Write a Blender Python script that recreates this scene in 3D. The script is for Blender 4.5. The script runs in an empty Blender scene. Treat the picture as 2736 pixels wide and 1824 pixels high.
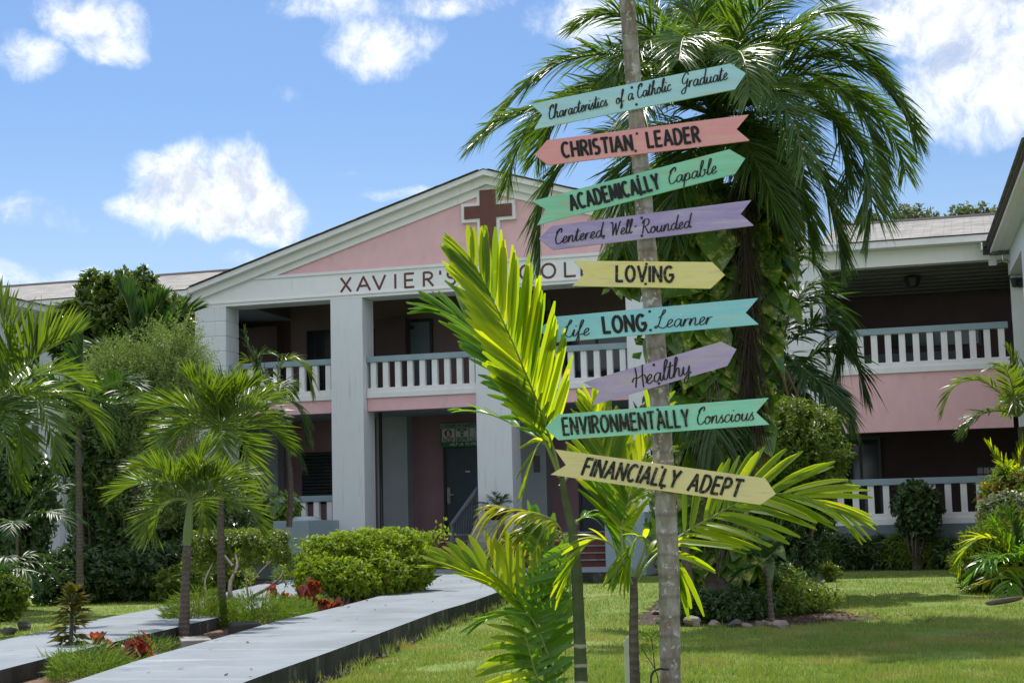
import bpy, math, random
import numpy as np
from mathutils import Vector, Matrix
SC = bpy.context.scene
# ------------------------------------------------------------------ camera
FPX, PITCH, ROLL, YAW, CAMZ = 4290.0, .1137, -.02352, .2843, 1.1
cp, sp, cr, sr = math.cos(PITCH), math.sin(PITCH), math.cos(ROLL), math.sin(ROLL)
RIGHT = np.array([cr, -sr*sp, sr*cp]); UP = np.array([-sr, -cr*sp, cr*cp]); FWD = np.array([0, cp, sp])
cam = bpy.data.cameras.new('camera'); camo = bpy.data.objects.new('camera', cam); SC.collection.objects.link(camo)
m = Matrix.Identity(4)
for i in range(3):
    m[i][0], m[i][1], m[i][2] = RIGHT[i], UP[i], -FWD[i]
m[2][3] = CAMZ
camo.matrix_world = m
cam.sensor_width = 36; cam.lens = FPX/2736*36; cam.clip_start = .1; cam.clip_end = 3000
SC.camera = camo
# ------------------------------------------------------------------ light
SUN_EL, SUN_AZ = math.radians(55), math.atan2(-.24, .97)
tosun = Vector((math.sin(SUN_AZ)*math.cos(SUN_EL), math.cos(SUN_AZ)*math.cos(SUN_EL), math.sin(SUN_EL)))
sl = bpy.data.lights.new('sun', 'SUN'); sl.energy = 4.2; sl.angle = math.radians(.5); sl.color = (1, .95, .87)
so = bpy.data.objects.new('sun', sl); SC.collection.objects.link(so)
so.rotation_euler = tosun.to_track_quat('Z', 'Y').to_euler()
SC.view_settings.view_transform = 'Standard'; SC.view_settings.look = 'None'
SC.view_settings.exposure = 0.44; SC.view_settings.gamma = 1
SC.cycles.max_bounces = 10; SC.cycles.transparent_max_bounces = 8
SC.cycles.use_denoising = True
S_ = 1.16327                                  # full-view reading scale
def ray(px, py):
    d = RIGHT*((px-1368)/FPX) - UP*((py-912)/FPX) + FWD
    return d/np.linalg.norm(d)
def at(px, py, Y):
    d = ray(px, py); return d*(Y/d[1]) + np.array([0, 0, CAMZ])
def atd(x, y, Y): return at(x*S_, y*S_, Y)
def gnd(px, py, z=0.):
    d = ray(px, py); return d*((z-CAMZ)/d[2]) + np.array([0, 0, CAMZ])
def gndd(x, y, z=0.): return gnd(x*S_, y*S_, z)
# ------------------------------------------------------------------ sky with clouds
W = bpy.data.worlds.new('World'); SC.world = W; W.use_nodes = True
nt = W.node_tree; N = nt.nodes; L = nt.links; N.clear()
def nd(t, **k):
    n = N.new(t)
    for a, b in k.items(): setattr(n, a, b)
    return n
out = nd('ShaderNodeOutputWorld'); bg = nd('ShaderNodeBackground'); bg.inputs[1].default_value = .1
sky = nd('ShaderNodeTexSky', sky_type='NISHITA'); sky.sun_disc = False; sky.sun_elevation = SUN_EL; sky.sun_rotation = SUN_AZ
sky.air_density = 1.0; sky.dust_density = .6; sky.ozone_density = 1.6; sky.altitude = 0
tc = nd('ShaderNodeTexCoord')
dirv = nd('ShaderNodeVectorMath', operation='NORMALIZE'); L.new(tc.outputs['Generated'], dirv.inputs[0])
def mth(op, a, b=None, c=None, clamp=False):
    n = nd('ShaderNodeMath', operation=op, use_clamp=clamp)
    for i, v in enumerate((a, b, c)):
        if v is None: continue
        if isinstance(v, (int, float)): n.inputs[i].default_value = v
        else: L.new(v, n.inputs[i])
    return n.outputs[0]
def noise(scale, detail, rough, vec, dist=0.):
    n = nd('ShaderNodeTexNoise'); n.inputs['Scale'].default_value = scale; n.inputs['Detail'].default_value = detail
    n.inputs['Roughness'].default_value = rough; n.inputs['Distortion'].default_value = dist; L.new(vec, n.inputs['Vector']); return n
wn = noise(9, 3, .55, dirv.outputs[0])
w1 = nd('ShaderNodeVectorMath', operation='SUBTRACT'); L.new(wn.outputs['Color'], w1.inputs[0]); w1.inputs[1].default_value = (.5, .5, .5)
w2 = nd('ShaderNodeVectorMath', operation='SCALE'); L.new(w1.outputs[0], w2.inputs[0]); w2.inputs['Scale'].default_value = .06
w3 = nd('ShaderNodeVectorMath', operation='ADD'); L.new(dirv.outputs[0], w3.inputs[0]); L.new(w2.outputs[0], w3.inputs[1])
CL = [(395,455,140,110,1),(350,420,70,75,1),(560,415,95,100,1),(630,470,105,90,1),(490,485,210,72,1),(300,480,85,52,.9),(690,480,50,80,.9),
      (195,35,130,70,.85),(240,95,85,60,.75),(55,130,78,62,.62),(740,5,150,48,.62),(860,85,135,75,.8),(1010,0,200,30,.5),
      (2180,55,300,110,1.0),(2280,185,190,110,1.0),(2050,30,130,50,.75),(650,220,50,30,.36),(600,592,60,32,.42),(40,512,90,42,.44),
      (0,660,260,42,.5),(1400,40,170,85,.62),(955,440,140,25,.45),(840,385,60,18,.32),(1280,640,120,40,.4)]
mask = None
for (x, y, rx, ry, wt) in CL:
    c = ray(x*S_, y*S_); rgt = np.cross(c, [0, 0, 1.]); rgt /= np.linalg.norm(rgt); upv = np.cross(rgt, c)
    s1 = nd('ShaderNodeVectorMath', operation='SUBTRACT'); L.new(w3.outputs[0], s1.inputs[0]); s1.inputs[1].default_value = c
    da = nd('ShaderNodeVectorMath', operation='DOT_PRODUCT'); L.new(s1.outputs[0], da.inputs[0]); da.inputs[1].default_value = rgt/(rx*S_/FPX)
    db = nd('ShaderNodeVectorMath', operation='DOT_PRODUCT'); L.new(s1.outputs[0], db.inputs[0]); db.inputs[1].default_value = upv/(ry*S_/FPX)
    q = mth('ADD', mth('MULTIPLY', da.outputs['Value'], da.outputs['Value']), mth('MULTIPLY', db.outputs['Value'], db.outputs['Value']))
    v = mth('MULTIPLY', mth('SUBTRACT', 1.25, q), wt)
    mask = v if mask is None else mth('SMOOTH_MAX', mask, v, .25)
# scattered clouds out of view, more of them added to light the shaded front
fn = noise(3.2, 4, .55, dirv.outputs[0])
cv = nd('ShaderNodeVectorMath', operation='DOT_PRODUCT'); L.new(dirv.outputs[0], cv.inputs[0]); cv.inputs[1].default_value = FWD
away = mth('SUBTRACT', .85, cv.outputs['Value'], None, True)
far = mth('SUBTRACT', mth('MULTIPLY', mth('MULTIPLY', fn.outputs[0], away, None), 4.6), .85)
mask = mth('MAXIMUM', mask, mth('MINIMUM', far, .8))
n2 = noise(24, 11, .68, w3.outputs[0])
dens = mth('ADD', mask, mth('MULTIPLY', mth('SUBTRACT', n2.outputs[0], .5), 2.4))
mr = nd('ShaderNodeMapRange', interpolation_type='SMOOTHSTEP'); L.new(dens, mr.inputs[0])
mr.inputs[1].default_value = .05; mr.inputs[2].default_value = 1.2
upo = nd('ShaderNodeVectorMath', operation='ADD'); L.new(w3.outputs[0], upo.inputs[0]); upo.inputs[1].default_value = (-.004, 0, .012)
n3 = noise(24, 6, .6, upo.outputs[0])
lit = mth('ADD', mth('MULTIPLY', mth('SUBTRACT', n2.outputs[0], n3.outputs[0]), 2.6), mth('MULTIPLY_ADD', mask, -.28, .86))
shade = nd('ShaderNodeMapRange'); L.new(lit, shade.inputs[0]); shade.inputs[1].default_value = .25; shade.inputs[2].default_value = .8
cmix = nd('ShaderNodeMix', data_type='RGBA'); L.new(shade.outputs[0], cmix.inputs[0])
cmix.inputs[6].default_value = (5.5, 6.0, 6.9, 1); cmix.inputs[7].default_value = (8.6, 8.9, 9.4, 1)
tint = nd('ShaderNodeMix', data_type='RGBA', blend_type='MULTIPLY'); tint.inputs[0].default_value = 1
L.new(sky.outputs[0], tint.inputs[6]); tint.inputs[7].default_value = (.57, .72, .89, 1)
hz = nd('ShaderNodeSeparateXYZ'); L.new(dirv.outputs[0], hz.inputs[0])
hf = nd('ShaderNodeMapRange', interpolation_type='SMOOTHSTEP'); L.new(hz.outputs[2], hf.inputs[0]); hf.inputs[1].default_value = .27; hf.inputs[2].default_value = .04; hf.inputs[4].default_value = .6
hm = nd('ShaderNodeMix', data_type='RGBA'); L.new(hf.outputs[0], hm.inputs[0]); L.new(tint.outputs[2], hm.inputs[6]); hm.inputs[7].default_value = (5.3, 6.2, 7.2, 1)
mx = nd('ShaderNodeMix', data_type='RGBA'); L.new(mr.outputs[0], mx.inputs[0]); L.new(hm.outputs[2], mx.inputs[6]); L.new(cmix.outputs[2], mx.inputs[7])
L.new(mx.outputs[2], bg.inputs[0]); L.new(bg.outputs[0], out.inputs[0])
# ------------------------------------------------------------------ materials
MATS = {}
def mat(name):
    mt = bpy.data.materials.new(name); mt.use_nodes = True; t = mt.node_tree; t.nodes.clear(); MATS[name] = mt
    o = t.nodes.new('ShaderNodeOutputMaterial'); return mt, t, o
def N_(t, ty, **k):
    n = t.nodes.new(ty)
    for a, b in k.items():
        if a.startswith('i_'):
            n.inputs[a[2:].replace('_', ' ')].default_value = b
        else: setattr(n, a, b)
    return n
def c4(c): return (c[0], c[1], c[2], 1)
def surf(name, col, col2=None, rough=.7, scale=3., vscale=(1, 1, 1), amt=(.35, .65), detail=6, spec=.3, bump=.0, bscale=40., spots=None, metal=0.):
    mt, t, o = mat(name); lk = t.links.new
    p = N_(t, 'ShaderNodeBsdfPrincipled'); p.inputs['Roughness'].default_value = rough; p.inputs['Specular IOR Level'].default_value = spec; p.inputs['Metallic'].default_value = metal
    lk(p.outputs[0], o.inputs[0]); tcn = N_(t, 'ShaderNodeTexCoord'); mp = N_(t, 'ShaderNodeMapping'); mp.inputs['Scale'].default_value = vscale
    lk(tcn.outputs['Object'], mp.inputs[0])
    ns = N_(t, 'ShaderNodeTexNoise'); ns.inputs['Scale'].default_value = scale; ns.inputs['Detail'].default_value = detail; ns.inputs['Roughness'].default_value = .6; lk(mp.outputs[0], ns.inputs[0])
    r = N_(t, 'ShaderNodeMapRange'); r.inputs[1].default_value = amt[0]; r.inputs[2].default_value = amt[1]; lk(ns.outputs[0], r.inputs[0])
    mx = N_(t, 'ShaderNodeMix', data_type='RGBA'); lk(r.outputs[0], mx.inputs[0]); mx.inputs[6].default_value = c4(col); mx.inputs[7].default_value = c4(col2 or col)
    last = mx.outputs[2]
    if spots:                                  # (colour, scale, lo, hi, vscale)
        mp2 = N_(t, 'ShaderNodeMapping'); mp2.inputs['Scale'].default_value = spots[4]; lk(tcn.outputs['Object'], mp2.inputs[0])
        n2 = N_(t, 'ShaderNodeTexNoise'); n2.inputs['Scale'].default_value = spots[1]; n2.inputs['Detail'].default_value = 8; n2.inputs['Roughness'].default_value = .65; lk(mp2.outputs[0], n2.inputs[0])
        r2 = N_(t, 'ShaderNodeMapRange'); r2.inputs[1].default_value = spots[2]; r2.inputs[2].default_value = spots[3]; lk(n2.outputs[0], r2.inputs[0])
        m2 = N_(t, 'ShaderNodeMix', data_type='RGBA'); lk(r2.outputs[0], m2.inputs[0]); lk(last, m2.inputs[6]); m2.inputs[7].default_value = c4(spots[0]); last = m2.outputs[2]
    lk(last, p.inputs['Base Color'])
    if bump:
        nb = N_(t, 'ShaderNodeTexNoise'); nb.inputs['Scale'].default_value = bscale; nb.inputs['Detail'].default_value = 5; lk(tcn.outputs['Object'], nb.inputs[0])
        b = N_(t, 'ShaderNodeBump'); b.inputs['Strength'].default_value = bump; b.inputs['Distance'].default_value = .02; lk(nb.outputs[0], b.inputs['Height']); lk(b.outputs[0], p.inputs['Normal'])
    return mt
def leafmat(name, c1, c2, trans=.42, tcol=None, rough=.38, spec=.5, vary=None, noisy=None):
    mt, t, o = mat(name); lk = t.links.new
    p = N_(t, 'ShaderNodeBsdfPrincipled'); p.inputs['Roughness'].default_value = rough; p.inputs['Specular IOR Level'].default_value = spec
    g = N_(t, 'ShaderNodeNewGeometry'); mx = N_(t, 'ShaderNodeMix', data_type='RGBA'); lk(g.outputs['Random Per Island'], mx.inputs[0])
    mx.inputs[6].default_value = c4(c1); mx.inputs[7].default_value = c4(c2); last = mx.outputs[2]
    if noisy:                                  # variegation: (colour, scale, lo, hi)
        tcn = N_(t, 'ShaderNodeTexCoord'); ns = N_(t, 'ShaderNodeTexNoise'); ns.inputs['Scale'].default_value = noisy[1]; ns.inputs['Detail'].default_value = 6; ns.inputs['Roughness'].default_value = .7
        lk(tcn.outputs['Object'], ns.inputs[0]); r = N_(t, 'ShaderNodeMapRange'); r.inputs[1].default_value = noisy[2]; r.inputs[2].default_value = noisy[3]; lk(ns.outputs[0], r.inputs[0])
        m2 = N_(t, 'ShaderNodeMix', data_type='RGBA'); lk(r.outputs[0], m2.inputs[0]); lk(last, m2.inputs[6]); m2.inputs[7].default_value = c4(noisy[0]); last = m2.outputs[2]
    lk(last, p.inputs['Base Color'])
    tr = N_(t, 'ShaderNodeBsdfTranslucent'); hs = N_(t, 'ShaderNodeMix', data_type='RGBA', blend_type='MULTIPLY'); hs.inputs[0].default_value = 1
    lk(last, hs.inputs[6]); hs.inputs[7].default_value = c4(tcol or (2.6, 2.3, .9)); lk(hs.outputs[2], tr.inputs[0])
    ms = N_(t, 'ShaderNodeMixShader'); ms.inputs[0].default_value = trans; lk(p.outputs[0], ms.inputs[1]); lk(tr.outputs[0], ms.inputs[2]); lk(ms.outputs[0], o.inputs[0])
    return mt
def brickmat(name, c1, c2, mortar, sx, sy, msize=.02, rough=.8, axis='xy', bump=.4, off=.5, bw=.5, rh=.25, nz=.0):
    mt, t, o = mat(name); lk = t.links.new
    p = N_(t, 'ShaderNodeBsdfPrincipled'); p.inputs['Roughness'].default_value = rough; p.inputs['Specular IOR Level'].default_value = .25; lk(p.outputs[0], o.inputs[0])
    tcn = N_(t, 'ShaderNodeTexCoord'); sep = N_(t, 'ShaderNodeSeparateXYZ'); lk(tcn.outputs['Object'], sep.inputs[0]); cmb = N_(t, 'ShaderNodeCombineXYZ')
    lk(sep.outputs['XYZ'.index(axis[0].upper())], cmb.inputs[0]); lk(sep.outputs['XYZ'.index(axis[1].upper())], cmb.inputs[1])
    b = N_(t, 'ShaderNodeTexBrick'); b.inputs['Scale'].default_value = 1; b.inputs['Color1'].default_value = c4(c1); b.inputs['Color2'].default_value = c4(c2); b.inputs['Mortar'].default_value = c4(mortar)
    b.inputs['Mortar Size'].default_value = msize; b.inputs['Brick Width'].default_value = sx; b.inputs['Row Height'].default_value = sy; b.offset = off; b.inputs['Bias'].default_value = 0
    lk(cmb.outputs[0], b.inputs['Vector'])
    ns = N_(t, 'ShaderNodeTexNoise'); ns.inputs['Scale'].default_value = 2.2; ns.inputs['Detail'].default_value = 6; lk(tcn.outputs['Object'], ns.inputs[0])
    r = N_(t, 'ShaderNodeMapRange'); r.inputs[1].default_value = .3; r.inputs[2].default_value = .7; r.inputs[3].default_value = .72; r.inputs[4].default_value = 1.12; lk(ns.outputs[0], r.inputs[0])
    mm = N_(t, 'ShaderNodeMix', data_type='RGBA', blend_type='MULTIPLY'); mm.inputs[0].default_value = 1; lk(b.outputs[0], mm.inputs[6]); lk(r.outputs[0], mm.inputs[7])
    lk(mm.outputs[2], p.inputs['Base Color'])
    bu = N_(t, 'ShaderNodeBump'); bu.inputs['Strength'].default_value = bump; bu.inputs['Distance'].default_value = .01; bu.invert = True; lk(b.outputs['Fac'], bu.inputs['Height']); lk(bu.outputs[0], p.inputs['Normal'])
    return mt
BEAMW = surf('white_beam_paint', (.89, .89, .885), (.85, .85, .85), .7, 4.5, (1, 1, .5), (.35, .7), spec=.02, bump=.05, bscale=60, spots=((.55, .56, .54), 3.0, .60, .9, (2, 2, .8)))
WHITE = surf('white_paint', (.77, .80, .825), (.74, .77, .79), .6, 4.5, (1, 1, .5), (.35, .7), spec=.02, bump=.08, bscale=60, spots=((.42, .43, .41), 3.4, .57, .86, (3.6, 3.6, .25)))
WHITE2 = surf('white_trim', (.86, .86, .86), (.80, .80, .81), .6, 3, spec=.02, bump=.05)
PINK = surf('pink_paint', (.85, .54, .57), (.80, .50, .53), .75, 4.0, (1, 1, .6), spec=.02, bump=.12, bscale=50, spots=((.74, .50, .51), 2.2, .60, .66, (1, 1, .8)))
PINKL = surf('pink_lower_shade', (.33, .20, .22), (.29, .17, .19), .75, 1.5, bump=.1)  # wall pink darkened in the colour for the shade inside the lower portico
PINKD = surf('pink_inner_shade', (.105, .07, .067), (.088, .054, .053), .75, 1.5, bump=.1)  # same wall pink, deep veranda shade put into the colour
RAILB = surf('bluegrey_paint', (.30, .40, .44), (.26, .35, .39), .5, 3, bump=.05)
PLINTH = surf('plinth_paint', (.16, .21, .23), (.12, .16, .175), .6, 1.3, bump=.1, bscale=30)
PIERM = surf('pier_paint', (.33, .43, .46), (.29, .38, .41), .55, 1.4, bump=.06, spots=((.2, .25, .26), 2.5, .66, .85, (1, 1, .5)))
BROWN = surf('cross_brown', (.165, .068, .058), (.14, .055, .048), .6, 6)
GREYW = surf('grey_wall', (.42, .45, .47), (.37, .40, .42), .65, 2)
DOORM = surf('door_paint', (.06, .085, .10), (.05, .07, .085), .45, 3)
DARK = surf('dark_void', (.012, .013, .013), (.01, .01, .01), .8, 2)
BLACK = surf('black_metal', (.018, .019, .02), (.014, .014, .015), .4, 8, spec=.5)
METAL = surf('grey_metal', (.125, .15, .17), (.10, .12, .135), .4, 8, spec=.5)
STEEL = surf('steel', (.5, .5, .5), (.4, .4, .4), .3, 8, spec=.6, metal=.9)
GLASS = surf('dark_glass', (.02, .03, .034), (.03, .04, .045), .08, 3, spec=.6)
LOUV = surf('louvre_metal', (.10, .11, .115), (.08, .085, .09), .4, 4)
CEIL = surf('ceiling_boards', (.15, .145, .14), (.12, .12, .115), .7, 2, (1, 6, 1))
SHING = brickmat('roof_shingles', (.35, .34, .32), (.255, .245, .235), (.19, .18, .17), .42, .13, .009, .9, bump=.5, off=.37)
SHEDGE = surf('shingle_edge', (.11, .085, .08), (.16, .13, .12), .9, 20)
TILE = brickmat('step_tiles', (.20, .062, .042), (.15, .045, .033), (.05, .045, .04), .3, .3, .008, .5, axis='xz', off=0)
TREAD = surf('step_nosing', (.30, .31, .31), (.2, .21, .21), .7, 6)
PATHM = surf('path_paint', (.25, .282, .312), (.19, .215, .24), .9, 1.1, (1, .7, 1), (.38, .66), 9, spec=.12, bump=.2, bscale=35, spots=((.34, .37, .39), 2.1, .58, .72, (.5, 3.2, 1)))
KERB = surf('kerb_concrete', (.075, .07, .06), (.028, .028, .024), .95, 3, (1, 1, .6), bump=.5, bscale=25, spots=((.20, .20, .16), 4.5, .56, .72, (1, 1, .8)))
CONC = surf('concrete', (.32, .31, .28), (.2, .195, .18), .9, 6, bump=.4, bscale=30, spots=((.08, .08, .07), 5, .6, .7, (1, 1, 1)))
SOIL = surf('soil', (.19, .115, .075), (.115, .07, .046), .95, 8, bump=.9, bscale=30, spots=((.30, .235, .18), 22, .62, .7, (1, 1, 1)))
MULCH = surf('mulch', (.07, .05, .035), (.035, .025, .018), .95, 18, bump=.9, bscale=45, spots=((.22, .15, .11), 30, .62, .68, (1, 1, 1)))
LIME = surf('limestone', (.30, .26, .215), (.17, .14, .115), .9, 7, bump=.7, bscale=22, spots=((.07, .065, .06), 5, .55, .7, (1, 1, 1)))
LIMED = surf('limestone_dark', (.15, .14, .13), (.08, .075, .07), .9, 7, bump=.7, bscale=22)
# ground / lawn sheet
mt, t, o = mat('lawn_turf'); lk = t.links.new
p = N_(t, 'ShaderNodeBsdfPrincipled'); p.inputs['Roughness'].default_value = .85; p.inputs['Specular IOR Level'].default_value = .15; lk(p.outputs[0], o.inputs[0])
tcn = N_(t, 'ShaderNodeTexCoord')
na = N_(t, 'ShaderNodeTexNoise'); na.inputs['Scale'].default_value = .55; na.inputs['Detail'].default_value = 7; na.inputs['Roughness'].default_value = .62; lk(tcn.outputs['Object'], na.inputs[0])
nb = N_(t, 'ShaderNodeTexNoise'); nb.inputs['Scale'].default_value = 38; nb.inputs['Detail'].default_value = 6; nb.inputs['Roughness'].default_value = .7; lk(tcn.outputs['Object'], nb.inputs[0])
ra = N_(t, 'ShaderNodeValToRGB'); ra.color_ramp.elements[0].position = .3; ra.color_ramp.elements[0].color = (.13, .21, .04, 1)
ra.color_ramp.elements[1].position = .75; ra.color_ramp.elements[1].color = (.27, .28, .10, 1)
e = ra.color_ramp.elements.new(.55); e.color = (.18, .26, .055, 1); lk(na.outputs[0], ra.inputs[0])
rb = N_(t, 'ShaderNodeMapRange'); rb.inputs[1].default_value = .3; rb.inputs[2].default_value = .7; rb.inputs[3].default_value = .45; rb.inputs[4].default_value = 1.35; lk(nb.outputs[0], rb.inputs[0])
mm = N_(t, 'ShaderNodeMix', data_type='RGBA', blend_type='MULTIPLY'); mm.inputs[0].default_value = 1; lk(ra.outputs[0], mm.inputs[6]); lk(rb.outputs[0], mm.inputs[7]); lk(mm.outputs[2], p.inputs['Base Color'])
bu = N_(t, 'ShaderNodeBump'); bu.inputs['Strength'].default_value = .8; bu.inputs['Distance'].default_value = .02; lk(nb.outputs[0], bu.inputs['Height']); lk(bu.outputs[0], p.inputs['Normal'])
LAWN = mt
GRASS = leafmat('grass_blade', (.135, .22, .036), (.26, .31, .08), .35, (1.6, 1.6, .9), .55, .25, noisy=((.38, .30, .13), .9, .50, .68))
# foliage
LF = dict(
    fore=leafmat('areca_leaf', (.085, .17, .014), (.24, .32, .03), .66, (3.0, 2.45, .4), .38, .4, noisy=((.30, .24, .05), 9, .62, .70)),
    fored=leafmat('areca_leaf_dark', (0.078, 0.198, 0.021), (0.138, 0.264, 0.030), .38, (2.6, 2.4, .6), .3, .5),
    yel=leafmat('areca_leaf_yellow', (.26, .28, .03), (.15, .24, .03), .45, (2.2, 1.7, .5), .35, .45),
    xmas=leafmat('palm_leaf', (.05, .112, .013), (.105, .170, .02), .42, (2.5, 2.1, .5), .33, .5),
    royal=leafmat('tall_palm_leaf', (.042, .098, .02), (.095, .16, .03), .36, (2.6, 2.4, .6), .33, .5),
    royaly=leafmat('tall_palm_yellow', (0.182, 0.195, 0.026), (0.117, 0.156, 0.019), .45, (2.4, 2.0, .6), .35, .5),
    dark=leafmat('dark_palm_leaf', (0.02, 0.06, 0.015), (0.045, 0.09, 0.02), .28, (2.4, 2.3, .7), .45, .4),
    hedge=leafmat('hedge_leaf', (0.127, 0.225, 0.024), (0.280, 0.364, 0.034), .4, (1.9, 1.8, .6), .5, .18),
    bottle=leafmat('fine_leaf', (0.126, 0.199, 0.062), (0.241, 0.316, 0.106), .3, (1.6, 1.6, .8), .5, .3),
    broad=leafmat('glossy_leaf', (0.031, 0.077, 0.017), (0.140, 0.196, 0.025), .25, (2.2, 2.1, .7), .27, .6),
    darkb=leafmat('dark_bush_leaf', (0.026, 0.066, 0.018), (0.075, 0.134, 0.033), .25, (2, 2, .8), .3, .5),
    midb=leafmat('mid_bush_leaf', (0.063, 0.127, 0.020), (0.161, 0.218, 0.031), .33, (2.1, 2, .7), .45, .25),
    topi=leafmat('topiary_leaf', (0.080, 0.136, 0.019), (0.176, 0.224, 0.032), .35, (2, 1.9, .7), .4, .4),
    pothos=leafmat('pothos_leaf', (0.075, 0.160, 0.025), (0.116, 0.213, 0.034), .32, (2.2, 2.1, .7), .28, .55, noisy=((.42, .42, .12), 7.5, .52, .60)),
    croton=leafmat('croton_leaf', (0.120, 0.120, 0.018), (0.072, 0.090, 0.018), .3, (1.8, 1.6, .7), .35, .5, noisy=((.15, .06, .02), 9, .56, .66)),
    copper=leafmat('copperleaf_leaf', (0.221, 0.034, 0.022), (0.130, 0.053, 0.022), .35, (2, 1.5, .8), .4, .4, noisy=((.30, .11, .07), 12, .55, .66)),
    fern=leafmat('fern_leaf', (0.083, 0.165, 0.027), (0.150, 0.232, 0.039), .4, (1.9, 1.8, .7), .5, .3),
    silver=leafmat('variegated_leaf', (.30, .34, .22), (.13, .17, .06), .3, (1.3, 1.3, .8), .4, .4),
    fartree=leafmat('far_tree_leaf', (0.118, 0.156, 0.070), (0.203, 0.234, 0.118), .25, (1.5, 1.5, .8), .5, .3),
    red=leafmat('red_flower', (.50, .02, .02), (.38, .03, .015), .3, (1.4, 1, .8), .5, .3),
    pinkf=leafmat('pink_flower', (.5, .16, .32), (.55, .3, .4), .3, (1.3, 1, 1), .5, .3),
    dead=leafmat('dead_fibre', (.045, .032, .024), (.09, .07, .055), .12, (1.2, 1.1, 1), .8, .1),
    spike=leafmat('pale_spike_leaf', (.45, .5, .38), (.3, .38, .22), .3, (1.2, 1.2, .9), .5, .3))
RACHIS = surf('palm_rachis', (.16, .22, .05), (.22, .26, .08), .45, 12)
RACHISD = surf('palm_rachis_dark', (.075, .11, .035), (.11, .13, .05), .45, 12)
SHAFT = surf('crownshaft', (.15, .22, .06), (.20, .26, .09), .4, 5, (1, 1, .3), spots=((.28, .27, .16), 4, .6, .72, (1, 1, .3)))
TWIG = surf('twig_bark', (.075, .058, .045), (.13, .105, .085), .9, 18, bump=.4)
def barkmat(name, c1, c2, ring, spot, rs=9., rstr=.6, spotlo=.58, zmax=None):
    mt, t, o = mat(name); lk = t.links.new
    p = N_(t, 'ShaderNodeBsdfPrincipled'); p.inputs['Roughness'].default_value = .85; p.inputs['Specular IOR Level'].default_value = .2; lk(p.outputs[0], o.inputs[0])
    tcn = N_(t, 'ShaderNodeTexCoord')
    n1 = N_(t, 'ShaderNodeTexNoise'); n1.inputs['Scale'].default_value = 9; n1.inputs['Detail'].default_value = 8; n1.inputs['Roughness'].default_value = .65
    mp = N_(t, 'ShaderNodeMapping'); mp.inputs['Scale'].default_value = (1.6, 1.6, .6); lk(tcn.outputs['Object'], mp.inputs[0]); lk(mp.outputs[0], n1.inputs[0])
    r1 = N_(t, 'ShaderNodeMapRange'); r1.inputs[1].default_value = .35; r1.inputs[2].default_value = .65; lk(n1.outputs[0], r1.inputs[0])
    m1 = N_(t, 'ShaderNodeMix', data_type='RGBA'); lk(r1.outputs[0], m1.inputs[0]); m1.inputs[6].default_value = c4(c1); m1.inputs[7].default_value = c4(c2)
    wv = N_(t, 'ShaderNodeTexWave', wave_type='BANDS', bands_direction='Z', wave_profile='SIN'); wv.inputs['Scale'].default_value = rs; wv.inputs['Distortion'].default_value = 2.2; wv.inputs['Detail'].default_value = 3; wv.inputs['Detail Scale'].default_value = 1.2
    lk(tcn.outputs['Object'], wv.inputs[0]); r2 = N_(t, 'ShaderNodeMapRange'); r2.inputs[1].default_value = .86; r2.inputs[2].default_value = .98; r2.inputs[4].default_value = rstr; lk(wv.outputs['Fac'], r2.inputs[0])
    rf = r2.outputs[0]
    if zmax:
        sx = N_(t, 'ShaderNodeSeparateXYZ'); lk(tcn.outputs['Object'], sx.inputs[0]); lt = N_(t, 'ShaderNodeMath', operation='LESS_THAN'); lk(sx.outputs[2], lt.inputs[0]); lt.inputs[1].default_value = zmax
        mu = N_(t, 'ShaderNodeMath', operation='MULTIPLY'); lk(rf, mu.inputs[0]); lk(lt.outputs[0], mu.inputs[1]); rf = mu.outputs[0]
    m2 = N_(t, 'ShaderNodeMix', data_type='RGBA'); lk(rf, m2.inputs[0]); lk(m1.outputs[2], m2.inputs[6]); m2.inputs[7].default_value = c4(ring)
    n3 = N_(t, 'ShaderNodeTexNoise'); n3.inputs['Scale'].default_value = 26; n3.inputs['Detail'].default_value = 5; n3.inputs['Roughness'].default_value = .6; lk(tcn.outputs['Object'], n3.inputs[0])
    r3 = N_(t, 'ShaderNodeMapRange'); r3.inputs[1].default_value = spotlo; r3.inputs[2].default_value = spotlo+.06; lk(n3.outputs[0], r3.inputs[0])
    m3 = N_(t, 'ShaderNodeMix', data_type='RGBA'); lk(r3.outputs[0], m3.inputs[0]); lk(m2.outputs[2], m3.inputs[6]); m3.inputs[7].default_value = c4(spot); lk(m3.outputs[2], p.inputs['Base Color'])
    ad = N_(t, 'ShaderNodeMath', operation='ADD'); lk(wv.outputs['Fac'], ad.inputs[0]); lk(n1.outputs[0], ad.inputs[1])
    b = N_(t, 'ShaderNodeBump'); b.inputs['Strength'].default_value = .5; b.inputs['Distance'].default_value = .012; lk(ad.outputs[0], b.inputs['Height']); lk(b.outputs[0], p.inputs['Normal'])
    return mt
BARK = barkmat('signpost_bark', (.17, .125, .10), (.36, .335, .315), (.12, .085, .07), (.46, .45, .42), 2.6, .4, .585)
BARKP = barkmat('palm_bark', (.10, .08, .065), (.15, .122, .10), (.065, .05, .042), (.21, .19, .165), 6, .5, .62)
BARKT = barkmat('tree_bark', (.085, .07, .055), (.14, .12, .10), (.05, .04, .035), (.22, .2, .17), 2, .3, .62)
BAMB = barkmat('ringed_stem', (.06, .085, .035), (.10, .115, .06), (.42, .38, .29), (.17, .18, .12), 3.0, .9, .68, .42)
INKM = surf('black_lettering', (.012, .012, .014), (.03, .03, .03), .5, 60, (1, 1, 1), (.55, .7))
INKW = surf('worn_lettering', (.016, .016, .016), (.13, .12, .085), .6, 55, (1, 1, 1), (.54, .60))
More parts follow.
